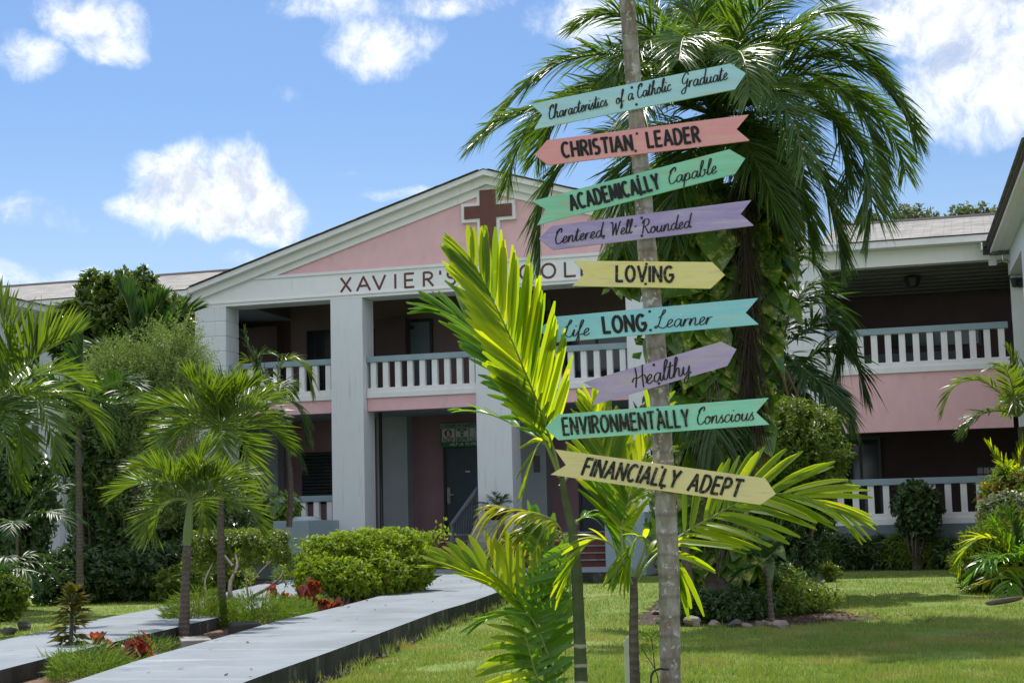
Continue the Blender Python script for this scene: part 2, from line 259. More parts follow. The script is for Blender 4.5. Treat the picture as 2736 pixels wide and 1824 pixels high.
def joints(m_, sx, sy, col, wdt, rot):
    t = m_.node_tree; lk = t.links.new; p = [n for n in t.nodes if n.type == 'BSDF_PRINCIPLED'][0]; src = p.inputs['Base Color'].links[0].from_socket
    tcn = N_(t, 'ShaderNodeTexCoord'); mp = N_(t, 'ShaderNodeMapping'); mp.inputs['Rotation'].default_value = (0, 0, rot); lk(tcn.outputs['Object'], mp.inputs[0])
    ds = N_(t, 'ShaderNodeTexNoise'); ds.inputs['Scale'].default_value = 6; lk(tcn.outputs['Object'], ds.inputs[0])
    ad = N_(t, 'ShaderNodeVectorMath', operation='MULTIPLY_ADD'); lk(ds.outputs['Color'], ad.inputs[0]); ad.inputs[1].default_value = (.06, .06, 0); lk(mp.outputs[0], ad.inputs[2])
    b = N_(t, 'ShaderNodeTexBrick'); b.inputs['Scale'].default_value = 1; b.inputs['Brick Width'].default_value = sx; b.inputs['Row Height'].default_value = sy; b.inputs['Mortar Size'].default_value = wdt; b.inputs['Mortar Smooth'].default_value = .6; b.offset = 0; lk(ad.outputs[0], b.inputs['Vector'])
    f = N_(t, 'ShaderNodeMath', operation='MULTIPLY'); lk(b.outputs['Fac'], f.inputs[0]); f.inputs[1].default_value = .28
    m2 = N_(t, 'ShaderNodeMix', data_type='RGBA'); lk(f.outputs[0], m2.inputs[0]); lk(src, m2.inputs[6]); m2.inputs[7].default_value = c4(col); lk(m2.outputs[2], p.inputs['Base Color'])
joints(PATHM, 60, 2.3, (.38, .41, .42), .05, .28)
def chips(m_, col, sc, lo):
    t = m_.node_tree; lk = t.links.new; p = [n for n in t.nodes if n.type == 'BSDF_PRINCIPLED'][0]; src = p.inputs['Base Color'].links[0].from_socket
    tcn = N_(t, 'ShaderNodeTexCoord'); ns = N_(t, 'ShaderNodeTexNoise'); ns.inputs['Scale'].default_value = sc; ns.inputs['Detail'].default_value = 6; ns.inputs['Roughness'].default_value = .7; lk(tcn.outputs['Object'], ns.inputs[0])
    r = N_(t, 'ShaderNodeMapRange'); r.inputs[1].default_value = lo; r.inputs[2].default_value = lo+(.03 if sc > 5 else .16); lk(ns.outputs[0], r.inputs[0])
    m2 = N_(t, 'ShaderNodeMix', data_type='RGBA'); lk(r.outputs[0], m2.inputs[0]); lk(src, m2.inputs[6]); m2.inputs[7].default_value = c4(col); lk(m2.outputs[2], p.inputs['Base Color'])
chips(PATHM, (.12, .135, .15), 2.4, .60); chips(PATHM, (.10, .10, .095), 14., .70)
def signmat(name, c, c2, c3):
    return surf(name, c, c2, .5, 2.2, (1.2, 1, 9), (.36, .66), 9, bump=.12, bscale=30, spots=(c3, 2.6, .52, .72, (1.4, 1, 13)))
# ------------------------------------------------------------------ object helpers
COL = SC.collection
def setp(o, label=None, cat=None, group=None, kind=None):
    if label: o['label'] = label
    if cat: o['category'] = cat
    if group: o['group'] = group
    if kind: o['kind'] = kind
    return o
def thing(name, label, cat, loc=(0, 0, 0), rz=0., group=None):
    o = bpy.data.objects.new(name, None); COL.objects.link(o); o.location = [float(v) for v in loc]; o.rotation_euler = (0, 0, rz)
    o.empty_display_size = .2
    return setp(o, label, cat, group)
class MB:
    """collects geometry for one mesh object"""
    def __init__(s): s.V = []; s.F = []; s.n = 0; s.mi = []
    def add(s, V, F, mi=0):
        V = np.asarray(V, float).reshape(-1, 3); F = np.asarray(F, int)
        s.V.append(V); s.F.append(F+s.n); s.mi.append(np.full(len(F), mi)); s.n += len(V); return s
    def box(s, a, b, mi=0):
        x0, y0, z0 = a; x1, y1, z1 = b
        V = [(x0,y0,z0),(x1,y0,z0),(x1,y1,z0),(x0,y1,z0),(x0,y0,z1),(x1,y0,z1),(x1,y1,z1),(x0,y1,z1)]
        return s.add(V, [(0,3,2,1),(4,5,6,7),(0,1,5,4),(1,2,6,5),(2,3,7,6),(3,0,4,7)], mi)
    def prism(s, poly, d0, d1, mi=0):          # polygon in local x-z, extruded along y
        n = len(poly); a = [(x, d0, z) for x, z in poly]; b = [(x, d1, z) for x, z in poly]
        V = np.array(a+b); s.V.append(V); base = s.n; s.n += 2*n
        area = sum(poly[i][0]*poly[(i+1) % n][1]-poly[(i+1) % n][0]*poly[i][1] for i in range(n))
        f = list(range(n)); g = list(range(2*n-1, n-1, -1))
        if area < 0: f = f[::-1]; g = g[::-1]
        s.F.append([[base+i for i in f], [base+i for i in g]]); s.mi.append(np.full(2, mi))
        q = [(base+i, base+n+i, base+n+(i+1) % n, base+(i+1) % n) for i in range(n)]
        s.F.append(np.array(q)); s.mi.append(np.full(n, mi)); return s
    def poly(s, pts, mi=0):
        s.V.append(np.array(pts, float)); s.F.append([[s.n+i for i in range(len(pts))]]); s.mi.append(np.full(1, mi)); s.n += len(pts); return s
    def tube(s, P, R, k=8, mi=0, cap=True):
        P = np.asarray(P, float); n = len(P); R = np.full(n, R) if np.isscalar(R) else np.asarray(R, float)
        T = np.gradient(P, axis=0); T /= np.linalg.norm(T, axis=1)[:, None]+1e-9
        ref = np.array([0, 0, 1.]) if abs(T[0][2]) < .9 else np.array([1., 0, 0])
        A = np.cross(T, ref); A /= np.linalg.norm(A, axis=1)[:, None]+1e-9; B = np.cross(T, A)
        th = np.arange(k)/k*2*math.pi
        V = P[:, None, :]+R[:, None, None]*(np.cos(th)[None, :, None]*A[:, None, :]+np.sin(th)[None, :, None]*B[:, None, :])
        idx = np.arange(n*k).reshape(n, k); q = np.stack([idx[:-1], np.roll(idx[:-1], -1, 1), np.roll(idx[1:], -1, 1), idx[1:]], -1).reshape(-1, 4)
        s.add(V.reshape(-1, 3), q, mi)
        if cap:
            b = s.n-n*k; s.F.append([[b+i for i in range(k)], [b+(n-1)*k+i for i in range(k-1, -1, -1)]]); s.mi.append(np.full(2, mi))
        return s
    def lathe(s, c, prof, k=16, mi=0):
        prof = np.array(prof); th = np.arange(k)/k*2*math.pi
        V = np.stack([np.outer(prof[:, 0], np.cos(th))+c[0], np.outer(prof[:, 0], np.sin(th))+c[1], np.repeat(prof[:, 1:2], k, 1)+c[2]], -1)
        n = len(prof); idx = np.arange(n*k).reshape(n, k); q = np.stack([idx[:-1], np.roll(idx[:-1], -1, 1), np.roll(idx[1:], -1, 1), idx[1:]], -1).reshape(-1, 4)
        return s.add(V.reshape(-1, 3), q, mi)
    def build(s, name, mats, parent=None, smooth=False, origin=None, bevel=0.):
        me = bpy.data.meshes.new(name)
        V = np.concatenate(s.V) if s.V else np.zeros((0, 3))
        if origin is not None: V = V-np.asarray(origin, float)
        sizes = []; loops = []
        for F in s.F:
            if isinstance(F, np.ndarray): sizes.append(np.full(len(F), F.shape[1])); loops.append(F.reshape(-1))
            else:
                for f in F: sizes.append(np.array([len(f)])); loops.append(np.array(f))
        sizes = np.concatenate(sizes); loops = np.concatenate(loops)
        me.vertices.add(len(V)); me.vertices.foreach_set('co', V.reshape(-1)); me.loops.add(len(loops)); me.loops.foreach_set('vertex_index', loops)
        me.polygons.add(len(sizes)); st = np.concatenate([[0], np.cumsum(sizes)[:-1]]); me.polygons.foreach_set('loop_start', st); me.polygons.foreach_set('loop_total', sizes)
        me.polygons.foreach_set('material_index', np.concatenate(s.mi))
        me.polygons.foreach_set('use_smooth', np.full(len(sizes), bool(smooth)))
        for mm_ in (mats if isinstance(mats, (list, tuple)) else [mats]): me.materials.append(mm_)
        me.update(calc_edges=True); me.validate()
        o = bpy.data.objects.new(name, me); COL.objects.link(o)
        if parent is not None: o.parent = parent
        if bevel:
            b = o.modifiers.new('edge', 'BEVEL'); b.width = bevel; b.segments = 2; b.limit_method = 'ANGLE'
        return o
def bx(name, a, b, m_, parent, bevel=0.): return MB().box(a, b).build(name, m_, parent, bevel=bevel)
def catmull(P, n):
    P = np.asarray(P, float); k = len(P)
    Q = np.vstack([2*P[0]-P[1], P, 2*P[-1]-P[-2]]); tt = np.linspace(0, k-1, n); i = np.minimum(tt.astype(int), k-2); u = (tt-i)[:, None]
    p0, p1, p2, p3 = Q[i], Q[i+1], Q[i+2], Q[i+3]
    return .5*((2*p1)+(-p0+p2)*u+(2*p0-5*p1+4*p2-p3)*u**2+(-p0+3*p1-3*p2+p3)*u**3)
def nrm(a): return a/(np.linalg.norm(a, axis=-1, keepdims=True)+1e-9)
# ------------------------------------------------------------------ building (local: x along the front, y into the building, z up)
BO = np.array([0, 36., 0]); BE = np.array([math.cos(YAW), -math.sin(YAW), 0]); BB = np.array([math.sin(YAW), math.cos(YAW), 0])
def bloc(X): X = np.asarray(X, float)-BO; return np.array([X@BE, X@BB, X[2]])
def bw(u, d, z): return BO+u*BE+d*BB+np.array([0, 0, z])
FL, ZB, ZT = .92, 6.44, 7.03           # ground storey floor, beam bottom, band top
school = thing('school_building', 'white and pink two storey school building with gabled portico, cross and verandas', 'building', BO, -YAW)
cols = [(-7.92, -7.10, 1), (-4.41, -3.61, 0), (-.88, -.06, 0), (2.64, 3.44, 0), (6.12, 6.94, 1)]
for u0, u1, rust in cols:
    b = MB()
    if rust:
        b.box((u0+.015, .015, 0), (u1-.015, .685, ZB)); z = 0.
        hs = .36; k = int(ZB/hs)+1; zs = [ZB-i*hs for i in range(k)]
        for zt in zs:
            zb = max(0, zt-hs+.022); b.box((u0, 0, zb), (u1, .7, zt-.001))
    else:
        b.box((u0, 0, .25), (u1, .7, ZB-.002))
    b.build('column', WHITE, school, bevel=.008)
# beam + pediment
EU = (9.09-.10-ZT)/.3035
MB().prism([(-7.92, ZB), (6.94, ZB), (6.94, 9.09-.1-7.44*.3035), (-.5+EU, ZT), (-.5-EU, ZT), (-7.92, 9.09-.1-7.42*.3035)], 0, .7).build('entablature', BEAMW, school)
bx('entablature_moulding', (-7.95, -.03, ZB+.07), (6.97, -.002, ZB+.10), WHITE2, school)
AP, SL = (-.5, 9.09), .3035
def rk(u, off=0.): return AP[1]+off-abs(u-AP[0])*SL
b = MB()
b.prism([(-6.02, 7.035), (5.02, 7.035), (-.5, rk(-.5, -.40))], .06, .3); b.build('gable_wall', PINK, school)
b = MB()                                     # white frame round the pink triangle, left and right raking strips
OFF = -.12
for sgn in (-1, 1):
    uf = (9.09+OFF-ZT)/SL
    pts = [(AP[0], rk(AP[0], OFF)), (AP[0]+sgn*uf, ZT+.001), (AP[0]+sgn*5.52, ZT+.001), (AP[0], rk(AP[0], -.42))]
    b.prism(pts, 0., .32)
b.build('gable_frame', BEAMW, school)
b = MB()
b.box((-6.75, -.035, ZT-.0), (5.75, -.002, ZT+.07))
b.build('gable_moulding', WHITE2, school)
for sgn in (-1, 1):                          # stepped rake: soffit board, fascia, crown strip
    ue = AP[0]+sgn*7.55
    b = MB(); b.prism([(AP[0], rk(AP[0], -.245)), (ue, rk(ue, -.245)), (ue, rk(ue, -.06)), (AP[0], rk(AP[0], -.06))], -.12, -.002)
    b.build('rake_board', BEAMW, school)
    b = MB(); b.prism([(AP[0], rk(AP[0], -.065)), (ue, rk(ue, -.065)), (ue, rk(ue, .055)), (AP[0], rk(AP[0], .055))], -.30, -.125)
    b.build('rake_fascia', WHITE2, school)
    b = MB()                                 # gable roof slab
    ue2 = AP[0]+sgn*7.66
    x = [AP[0], ue2]; z = [rk(AP[0], .056), rk(ue2, .056)]
    n0 = -.312; n1 = 7.5
    b.prism([(x[0], z[0]), (x[1], z[1]), (x[1], z[1]+.022), (x[0], z[0]+.022)], n0, n1)
    b.build('gable_roof', [SHEDGE], school)
rg = random.Random(4)
for sgn in (-1, 1):
    b = MB()
    for i in range(56):
        u = -7.9+i*.135 if sgn < 0 else 6.9-i*.135
        if (u+.0675-AP[0])*sgn > .07: t0 = .0785+rg.random()*.006; b.add([(u, -.36, rk(u, t0)), (u+.13, -.36, rk(u+.13, t0)), (u+.13, -.1, rk(u+.13, t0)), (u, -.1, rk(u, t0)), (u, -.36, rk(u, t0)+.012), (u+.13, -.36, rk(u+.13, t0)+.012), (u+.13, -.1, rk(u+.13, t0)+.012), (u, -.1, rk(u, t0)+.012)], [(0,3,2,1),(4,5,6,7),(0,1,5,4),(1,2,6,5),(2,3,7,6),(3,0,4,7)])
    b.build('rake_shingles', SHEDGE, school)
# cross
cx0, cx1, ax0, ax1, zt, za1, za0, zb = -.675, -.295, -1.05, .085, 8.72, 8.365, 8.075, 7.12
w = .075
b = MB()
def cross(e): return [(cx0-e, zb-(e>0)*.0), (cx1+e, zb-(e>0)*.0), (cx1+e, za0-e), (ax1+e, za0-e), (ax1+e, za1+e), (cx1+e, za1+e), (cx1+e, zt+(0 if e == 0 else -.05)), (cx0-e, zt+(0 if e == 0 else -.05)), (cx0-e, za1+e), (ax0-e, za1+e), (ax0-e, za0-e), (cx0-e, za0-e)]
b.prism(cross(w), -.045, .058); b.build('cross_frame', WHITE2, school)
b = MB(); b.prism(cross(0), -.075, -.047); b.build('cross', BROWN, school)
# ---------------- lettering: stroke glyphs
def arc(cx, cy, rx, ry, a0, a1, n=12):
    return [(cx+rx*math.cos(math.radians(a0+(a1-a0)*i/n)), cy+ry*math.sin(math.radians(a0+(a1-a0)*i/n))) for i in range(n+1)]
G = {  # block letters: width, strokes (height 1)
'A': (.62, [[(0,0),(.31,1)],[(.31,1),(.62,0)],[(.11,.33),(.51,.33)]]),
'B': (.5, [[(0,0),(0,1)],[(0,1),(.25,1)]+arc(.25,.77,.22,.23,90,-90)+[(0,.54)],[(.25,.54)]+arc(.25,.27,.25,.27,90,-90)+[(0,0)]]),
'C': (.56, [arc(.32,.5,.32,.5,48,312,18)]),
'D': (.56, [[(0,0),(0,1)],[(0,1),(.2,1)]+arc(.2,.5,.36,.5,90,-90,14)+[(0,0)]]),
'E': (.44, [[(0,0),(0,1)],[(0,1),(.44,1)],[(0,.52),(.38,.52)],[(0,0),(.44,0)]]),
'F': (.42, [[(0,0),(0,1)],[(0,1),(.42,1)],[(0,.52),(.36,.52)]]),
'G': (.60, [arc(.32,.5,.32,.5,50,350,20),[(.36,.45),(.63,.45)]]),
'H': (.54, [[(0,0),(0,1)],[(.54,0),(.54,1)],[(0,.5),(.54,.5)]]),
'I': (.0, [[(0,0),(0,1)]]),
'L': (.42, [[(0,1),(0,0)],[(0,0),(.42,0)]]),
'M': (.74, [[(0,0),(.08,1)],[(.08,1),(.37,.12)],[(.37,.12),(.66,1)],[(.66,1),(.74,0)]]),
'N': (.56, [[(0,0),(0,1)],[(0,1),(.56,0)],[(.56,0),(.56,1)]]),
'O': (.62, [arc(.31,.5,.31,.5,90,450,24)]),
'P': (.46, [[(0,0),(0,1)],[(0,1),(.22,1)]+arc(.22,.74,.24,.26,90,-90)+[(0,.48)]]),
'R': (.5, [[(0,0),(0,1)],[(0,1),(.22,1)]+arc(.22,.75,.24,.25,90,-90)+[(0,.5)],[(.2,.5),(.5,0)]]),
'S': (.46, [arc(.23,.74,.21,.26,40,270,12)+arc(.23,.24,.23,.24,90,-140,12)]),
'T': (.54, [[(.27,0),(.27,1)],[(0,1),(.54,1)]]),
'U': (.54, [[(0,1),(0,.3)]+arc(.27,.28,.27,.28,180,360,10)+[(.54,1)]]),
'V': (.58, [[(0,1),(.29,0)],[(.29,0),(.58,1)]]),
'X': (.6, [[(0,0),(.6,1)],[(0,1),(.6,0)]]),
'Y': (.56, [[(0,1),(.28,.48)],[(.56,1),(.28,.48)],[(.28,.48),(.28,0)]]),
'Z': (.5, [[(0,1),(.5,1)],[(.5,1),(0,0)],[(0,0),(.5,0)]]),
'K': (.5, [[(0,0),(0,1)],[(.5,1),(0,.42)],[(.16,.58),(.5,0)]]),
"'": (.06, [[(.06,1.02),(0,.8)]]), '-': (.25, [[(0,.45),(.25,.45)]]), '1': (.2, [[(0,.8),(.16,1),(.16,0)]]),
'9': (.44, [arc(.22,.7,.22,.3,0,360,16),[(.44,.7),(.36,.2),(.2,0)]]), ' ': (.3, [])}
SG = {  # script letters: width, strokes of spline points
'a': (.52, [[(.42,.34),(.28,.45),(.1,.32),(.08,.1),(.2,0),(.34,.16),(.42,.42),(.40,.12),(.46,.0),(.56,.1)]]),
'b': (.5, [[(0,.1),(.17,.55),(.27,.92),(.18,1.0),(.11,.7),(.09,.12),(.2,0),(.36,.1),(.38,.34),(.28,.42),(.5,.36)]]),
'c': (.4, [[(.36,.36),(.26,.45),(.1,.32),(.08,.1),(.2,0),(.42,.12)]]),
'd': (.54, [[(.42,.34),(.28,.45),(.1,.32),(.08,.1),(.2,0),(.36,.2),(.52,1.0),(.44,.5),(.42,.1),(.48,.0),(.58,.1)]]),
'e': (.4, [[(0,.08),(.2,.2),(.33,.35),(.26,.46),(.12,.34),(.09,.1),(.2,0),(.42,.12)]]),
'f': (.38, [[(0,.1),(.2,.5),(.33,.92),(.25,1.0),(.17,.7),(.11,0),(.04,-.34),(.12,-.4),(.2,-.16),(.14,.04),(.4,.12)]]),
'h': (.5, [[(0,.1),(.17,.55),(.27,.92),(.19,1.0),(.12,.65),(.06,0)],[(.07,.08),(.2,.4),(.32,.44),(.34,.3),(.33,.08),(.4,0),(.52,.1)]]),
'i': (.26, [[(0,.1),(.12,.43),(.09,.1),(.16,0),(.28,.1)],[(.17,.62),(.19,.68)]]),
'l': (.26, [[(0,.1),(.17,.55),(.28,.92),(.19,1.0),(.11,.65),(.08,.1),(.16,0),(.28,.1)]]),
'n': (.5, [[(0,.1),(.09,.43),(.06,0)],[(.07,.08),(.2,.4),(.32,.44),(.34,.3),(.33,.08),(.4,0),(.52,.1)]]),
'o': (.44, [[(.28,.43),(.12,.38),(.06,.15),(.17,0),(.33,.1),(.35,.34),(.24,.44),(.27,.34),(.48,.36)]]),
'p': (.46, [[(0,.1),(.11,.43),(.02,-.4)],[(.07,.1),(.22,.43),(.36,.36),(.35,.1),(.2,0),(.1,.06)],[(.24,.01),(.48,.1)]]),
'r': (.34, [[(0,.08),(.1,.43),(.06,0)],[(.08,.14),(.2,.4),(.36,.42)]]),
's': (.32, [[(0,.08),(.2,.46),(.16,.34),(.27,.16),(.2,0),(.06,.04)],[(.22,.02),(.36,.1)]]),
't': (.3, [[(0,.1),(.2,.84),(.13,.3),(.12,.06),(.2,0),(.32,.1)],[(.02,.6),(.36,.64)]]),
'u': (.52, [[(0,.1),(.1,.43),(.07,.12),(.17,0),(.32,.16),(.4,.43),(.36,.1),(.43,0),(.54,.1)]]),
'y': (.48, [[(0,.1),(.1,.43),(.07,.14),(.16,.02),(.32,.16),(.4,.43),(.32,-.2),(.2,-.42),(.08,-.36),(.18,-.12),(.5,.1)]]),
'C': (.5, [[(.2,.62),(.1,.78),(.28,.98),(.42,1.0),(.46,.86),(.4,.74)],[(.42,1.0),(.2,.8),(.06,.4),(.14,.06),(.32,.0),(.54,.18)]]),
'G': (.62, [[(.58,.82),(.5,1.0),(.3,.92),(.12,.6),(.16,.34),(.34,.3),(.52,.5),(.56,.6)],[(.56,.6),(.46,.1),(.34,-.3),(.14,-.34),(.1,-.16),(.3,.0),(.64,.14)]]),
'W': (.72, [[(0,.88),(.08,.96),(.16,.8),(.16,.0)],[(.16,0),(.4,.86)],[(.4,.86),(.42,0)],[(.42,0),(.58,.5),(.74,.98)]]),
'R': (.6, [[(.16,.95),(.08,.02)],[(.0,.72),(.14,.95),(.38,1),(.5,.82),(.4,.58),(.14,.48)],[(.22,.5),(.36,.26),(.5,.02),(.64,.1)]]),
'L': (.56, [[(.1,.6),(.3,.74),(.44,.96),(.36,1.05),(.26,.74),(.16,.2),(.02,.0),(-.04,.08),(.1,.12),(.3,.0),(.46,-.02),(.6,.08)]]),
'H': (.6, [[(.06,.96),(.12,.5),(.06,-.04)],[(.46,1.04),(.44,.5),(.48,-.12)],[(-.12,.26),(-.02,.44),(.2,.42),(.5,.52),(.62,.36),(.66,.1)]]),
',': (.14, [[(.08,.1),(.1,.02),(.02,-.14)]]), '-': (.3, [[(.06,.36),(.26,.38)]]), ' ': (.28, [])}
def ribbon(b, P, hw, y0, mi=0, script=False):
    P = np.asarray(P, float)
    if len(P) < 2: return
    T = np.gradient(P, axis=0); T = nrm(T); Nn = np.stack([-T[:, 1], T[:, 0]], 1)
    w = np.full(len(P), hw)
    if script: w = hw*(.62+.62*np.abs(T[:, 1])**1.5)
    y = y0-np.arange(len(P))*.00004
    A = P+Nn*w[:, None]; B_ = P-Nn*w[:, None]
    V = np.concatenate([np.stack([A[:, 0], y, A[:, 1]], 1), np.stack([B_[:, 0], y, B_[:, 1]], 1)])
    n = len(P); i = np.arange(n-1); b.add(V, np.stack([i, n+i, n+i+1, i+1], 1), mi)
def text(b, s, style, p0, p1, cap, hw, y0, shear=0., gap=.16, mi=0):
    """write s from p0 to p1 (baseline ends, local x-z) with capital height cap"""
    D = SG if style == 'script' else G
    p0 = np.array(p0); p1 = np.array(p1); ln = np.linalg.norm(p1-p0); ex = (p1-p0)/ln; ey = np.array([-ex[1], ex[0]])
    if style == 'script': gap = .0
    if len(s) > 3 and style != 'script' and gap == .2: gap = .27
    tot = sum(D[c][0] for c in s)+gap*(len(s)-1); f = ln/tot if tot > 1e-6 else 1.; x = 0; k = 0
    for c in s:
        wd, st = D[c]
        for q in st:
            q = np.array(q, float)
            if style == 'script' and len(q) > 2: q = catmull(q, 5*(len(q)-1)+1)
            X = (x+q[:, 0])*f+shear*q[:, 1]*cap; Z = q[:, 1]*cap
            if style != 'script' and len(q) == 2:             # square stroke ends
                d = np.array([X[1]-X[0], Z[1]-Z[0]]); d = d/(np.linalg.norm(d)+1e-9)*hw*.5
                X = X+np.array([-d[0], d[0]]); Z = Z+np.array([-d[1], d[1]])
            P = p0[None]+X[:, None]*ex+Z[:, None]*ey; ribbon(b, P, hw, y0-k*.00025, mi, style == 'script'); k += 1
        x += wd+gap
WORD = [('X',-4.16,-3.86),('A',-3.76,-3.38),('V',-3.36,-3.0),('I',-2.81,-2.80),('E',-2.57,-2.3),('R',-2.11,-1.83),("'",-1.71,-1.66),('S',-1.54,-1.29),
        ('C',.20,.50),('O',.71,1.08),('L',1.25,1.54),('L',1.63,1.92),('E',2.05,2.32),('G',2.44,2.78),('E',2.95,3.22)]
for wd_ in (WORD[:8], WORD[8:]):
    b = MB()
    for ch, u0, u1 in wd_: text(b, ch, 'block', (u0+.03, 6.605), (max(u1-.03, u0+.031), 6.605), .315, .027, -.004)
    b.build('lettering', BROWN, school)
# ---------------- floors, walls, verandas
UL, UR = -16.0, 10.75
bx('ground_floor_slab', (UL, .16, .0), (UR, 3.3, FL), PLINTH, school)
bx('upper_floor_slab', (UL, .46, 3.84), (UR, 3.3, 4.12), GREYW, school)
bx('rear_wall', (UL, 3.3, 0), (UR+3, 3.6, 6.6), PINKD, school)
bx('rear_rooms', (UL, 3.601, 0), (UR+3, 8.2, 6.74), GREYW, school)
bx('attic_floor', (UL, .31, 6.47), (-6.905, 3.6, 6.52), GREYW, school)
bx('attic_floor', (5.905, .31, 6.47), (UR+1, 3.6, 6.52), GREYW, school)
bx('attic_floor', (-6.9, .705, 6.945), (5.9, 3.6, 6.98), GREYW, school)
bx('plaque', (1.10-1.47, 2.86, 2.35), (1.26-1.47, 2.879, 2.75), surf('plaque_bronze', (.16,.13,.12), (.11,.09,.085), .5, 12), school)
bx('portico_upper_wall', (-6.9, 3.285, 4.12), (5.9, 3.32, 6.942), surf('pink_upper_shade', (.27,.18,.18), (.23,.15,.15), .75, 1.5), school)  # sheet over the rear wall, upper portico shade mixed into its pink
bx('portico_rear_wall', (-7.08, 3.285, FL), (6.1, 3.298, 3.838), PINKL, school)  # thin sheet carrying a lighter painted shade than the wall behind
for u0, u1 in [(-7.92, -7.1), (-4.41, -3.61), (-.88, -.06), (2.64, 3.44), (6.12, 6.94)]:
    bx('pilaster', (u0, 2.88, FL), (u1, 3.284, 3.838), GREYW, school)
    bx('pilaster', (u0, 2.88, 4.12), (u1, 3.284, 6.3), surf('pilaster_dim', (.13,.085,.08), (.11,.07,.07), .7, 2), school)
# portico and veranda ceilings (lapped boards falling to the back)
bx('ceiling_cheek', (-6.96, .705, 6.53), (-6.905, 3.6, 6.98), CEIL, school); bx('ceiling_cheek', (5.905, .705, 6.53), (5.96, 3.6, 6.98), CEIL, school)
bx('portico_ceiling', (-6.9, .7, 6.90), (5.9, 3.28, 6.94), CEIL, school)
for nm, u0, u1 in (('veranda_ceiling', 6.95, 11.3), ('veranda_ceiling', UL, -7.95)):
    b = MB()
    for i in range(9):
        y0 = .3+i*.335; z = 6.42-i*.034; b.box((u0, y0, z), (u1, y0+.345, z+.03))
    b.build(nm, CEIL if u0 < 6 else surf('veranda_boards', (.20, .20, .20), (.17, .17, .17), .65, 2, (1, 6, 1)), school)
def railing(u0, u1, zb, zt, n, d=.2, post=None):
    """zb ledge underside, zt top of the top rail"""
    r = MB().box((u0, d-.02, zb), (u1, d+.22, zb+.125)).box((u0, d+.012, zb+.125), (u1, d+.19, zb+.235)).build('railing', WHITE2, school, bevel=.006)
    t_ = bx('top_rail', (u0, d+.0, zt-.135), (u1, d+.2, zt), RAILB, r, .008)
    for i in range(n):
        x = u0+(u1-u0)*(i+.5)/n; o = bx('baluster', (x-.065, d+.04, zb+.236), (x+.065, d+.16, zt-.136), WHITE2, r)
    return r
for u0, u1, n in [(-7.09, -4.42, 8), (-3.60, -.89, 9), (-.05, 2.63, 9), (3.45, 6.11, 9), (6.95, UR-.05, 13), (-11.52, -7.93, 12)]:
    railing(u0, u1, 4.10, 5.07, n)
    pw = 3.80 if u1 < 6.5 and u0 > -8 else 2.87
    if u0 < -7.95 or u0 > 6: pw = 2.87
    bx('pink_band', (u0, .23, pw), (u1, .45, 4.098), PINK, school)
for u0, u1, n in [(-7.09, -4.42, 8), (3.45, 6.11, 9), (6.95, UR+.3, 13), (-11.52, -7.93, 12)]:
    railing(u0, u1, .92, 1.885, n)
for u0, u1 in [(-11.52, -7.93), (6.95, UR+1), (-7.1, -4.42), (3.45, 6.11)]:
    bx('plinth_wall', (u0, .15, 0), (u1, .158, .9), PLINTH, school)
# left wing corner column
bx('column', (-12.17, .0, 0), (-11.55, .7, 6.38), WHITE, school, .008)
# wing beams, fascias, roofs
for u0, u1 in [(6.95, 11.2), (UL, -7.95)]:
    bx('wing_beam', (u0, .0, 6.36), (u1, .3, 6.70), BEAMW, school)
    bx('gutter', (u0, -.36, 6.70), (u1, -.24, 6.84), WHITE2, school, .01)
    bx('soffit', (u0, -.24, 6.705), (u1, .3, 6.73), WHITE2, school)
    b = MB(); zz = lambda y: 6.86+(y+.4)*.262
    b.add([(u0, -.4, zz(-.4)), (u1+(1.2 if u0 > 0 else 0), -.4, zz(-.4)), (u1+(1.2 if u0 > 0 else 0), 4, zz(4)), (u0, 4, zz(4)), (u0, 8.4, zz(-.4)), (u1+(1.2 if u0 > 0 else 0), 8.4, zz(-.4))], [(0,1,2,3),(3,2,5,4)])
    b.build('wing_roof', SHING, school)
    bx('ridge_cap', (u0, 3.9, zz(4)-.02), (u1+(1.2 if u0 > 0 else 0), 4.1, zz(4)+.035), surf('ridge_cap_shingle', (.3, .26, .26), (.24, .2, .2), .9, 6), school)
# doors, windows on the rear wall
def door(u0, u1, z0, z1, y=3.3, pale=False):
    d = MB().box((u0, y-.05, z0), (u1, y-.005, z1)).build('door', surf('pale_door', (.16, .21, .235), (.13, .175, .2), .45, 3) if pale else DOORM, school)
    MB().box((u0-.07, y-.08, z0), (u0-.002, y-.004, z1+.07)).box((u1+.002, y-.08, z0), (u1+.07, y-.004, z1+.07)).box((u0-.002, y-.08, z1+.002), (u1+.002, y-.004, z1+.07)).build('door_frame', BLACK, d)
    return d
dr = door(-2.72, -1.72, FL, 3.02)
MB().box((-2.70, 3.215, 1.66), (-2.62, 3.248, 2.05)).box((-2.68, 3.17, 1.86), (-2.52, 3.20, 1.89)).box((-2.645, 3.17, 1.87), (-2.625, 3.216, 1.88)).build('handle', STEEL, dr)
bx('plate', (-2.22, 3.235, 2.42), (-2.11, 3.249, 2.455), STEEL, dr)
door(.71, 1.75, FL, 3.02)
d2 = door(-3.93, -3.09, 4.12, 6.22, pale=True)
bx('door_closer', (-3.75, 3.17, 6.05), (-3.5, 3.248, 6.13), BLACK, d2)
MB().lathe((-3.2, 3.235, 5.1), [(.0, -.03), (.03, -.02), (.03, .02), (0, .03)], 10).build('handle', STEEL, d2)
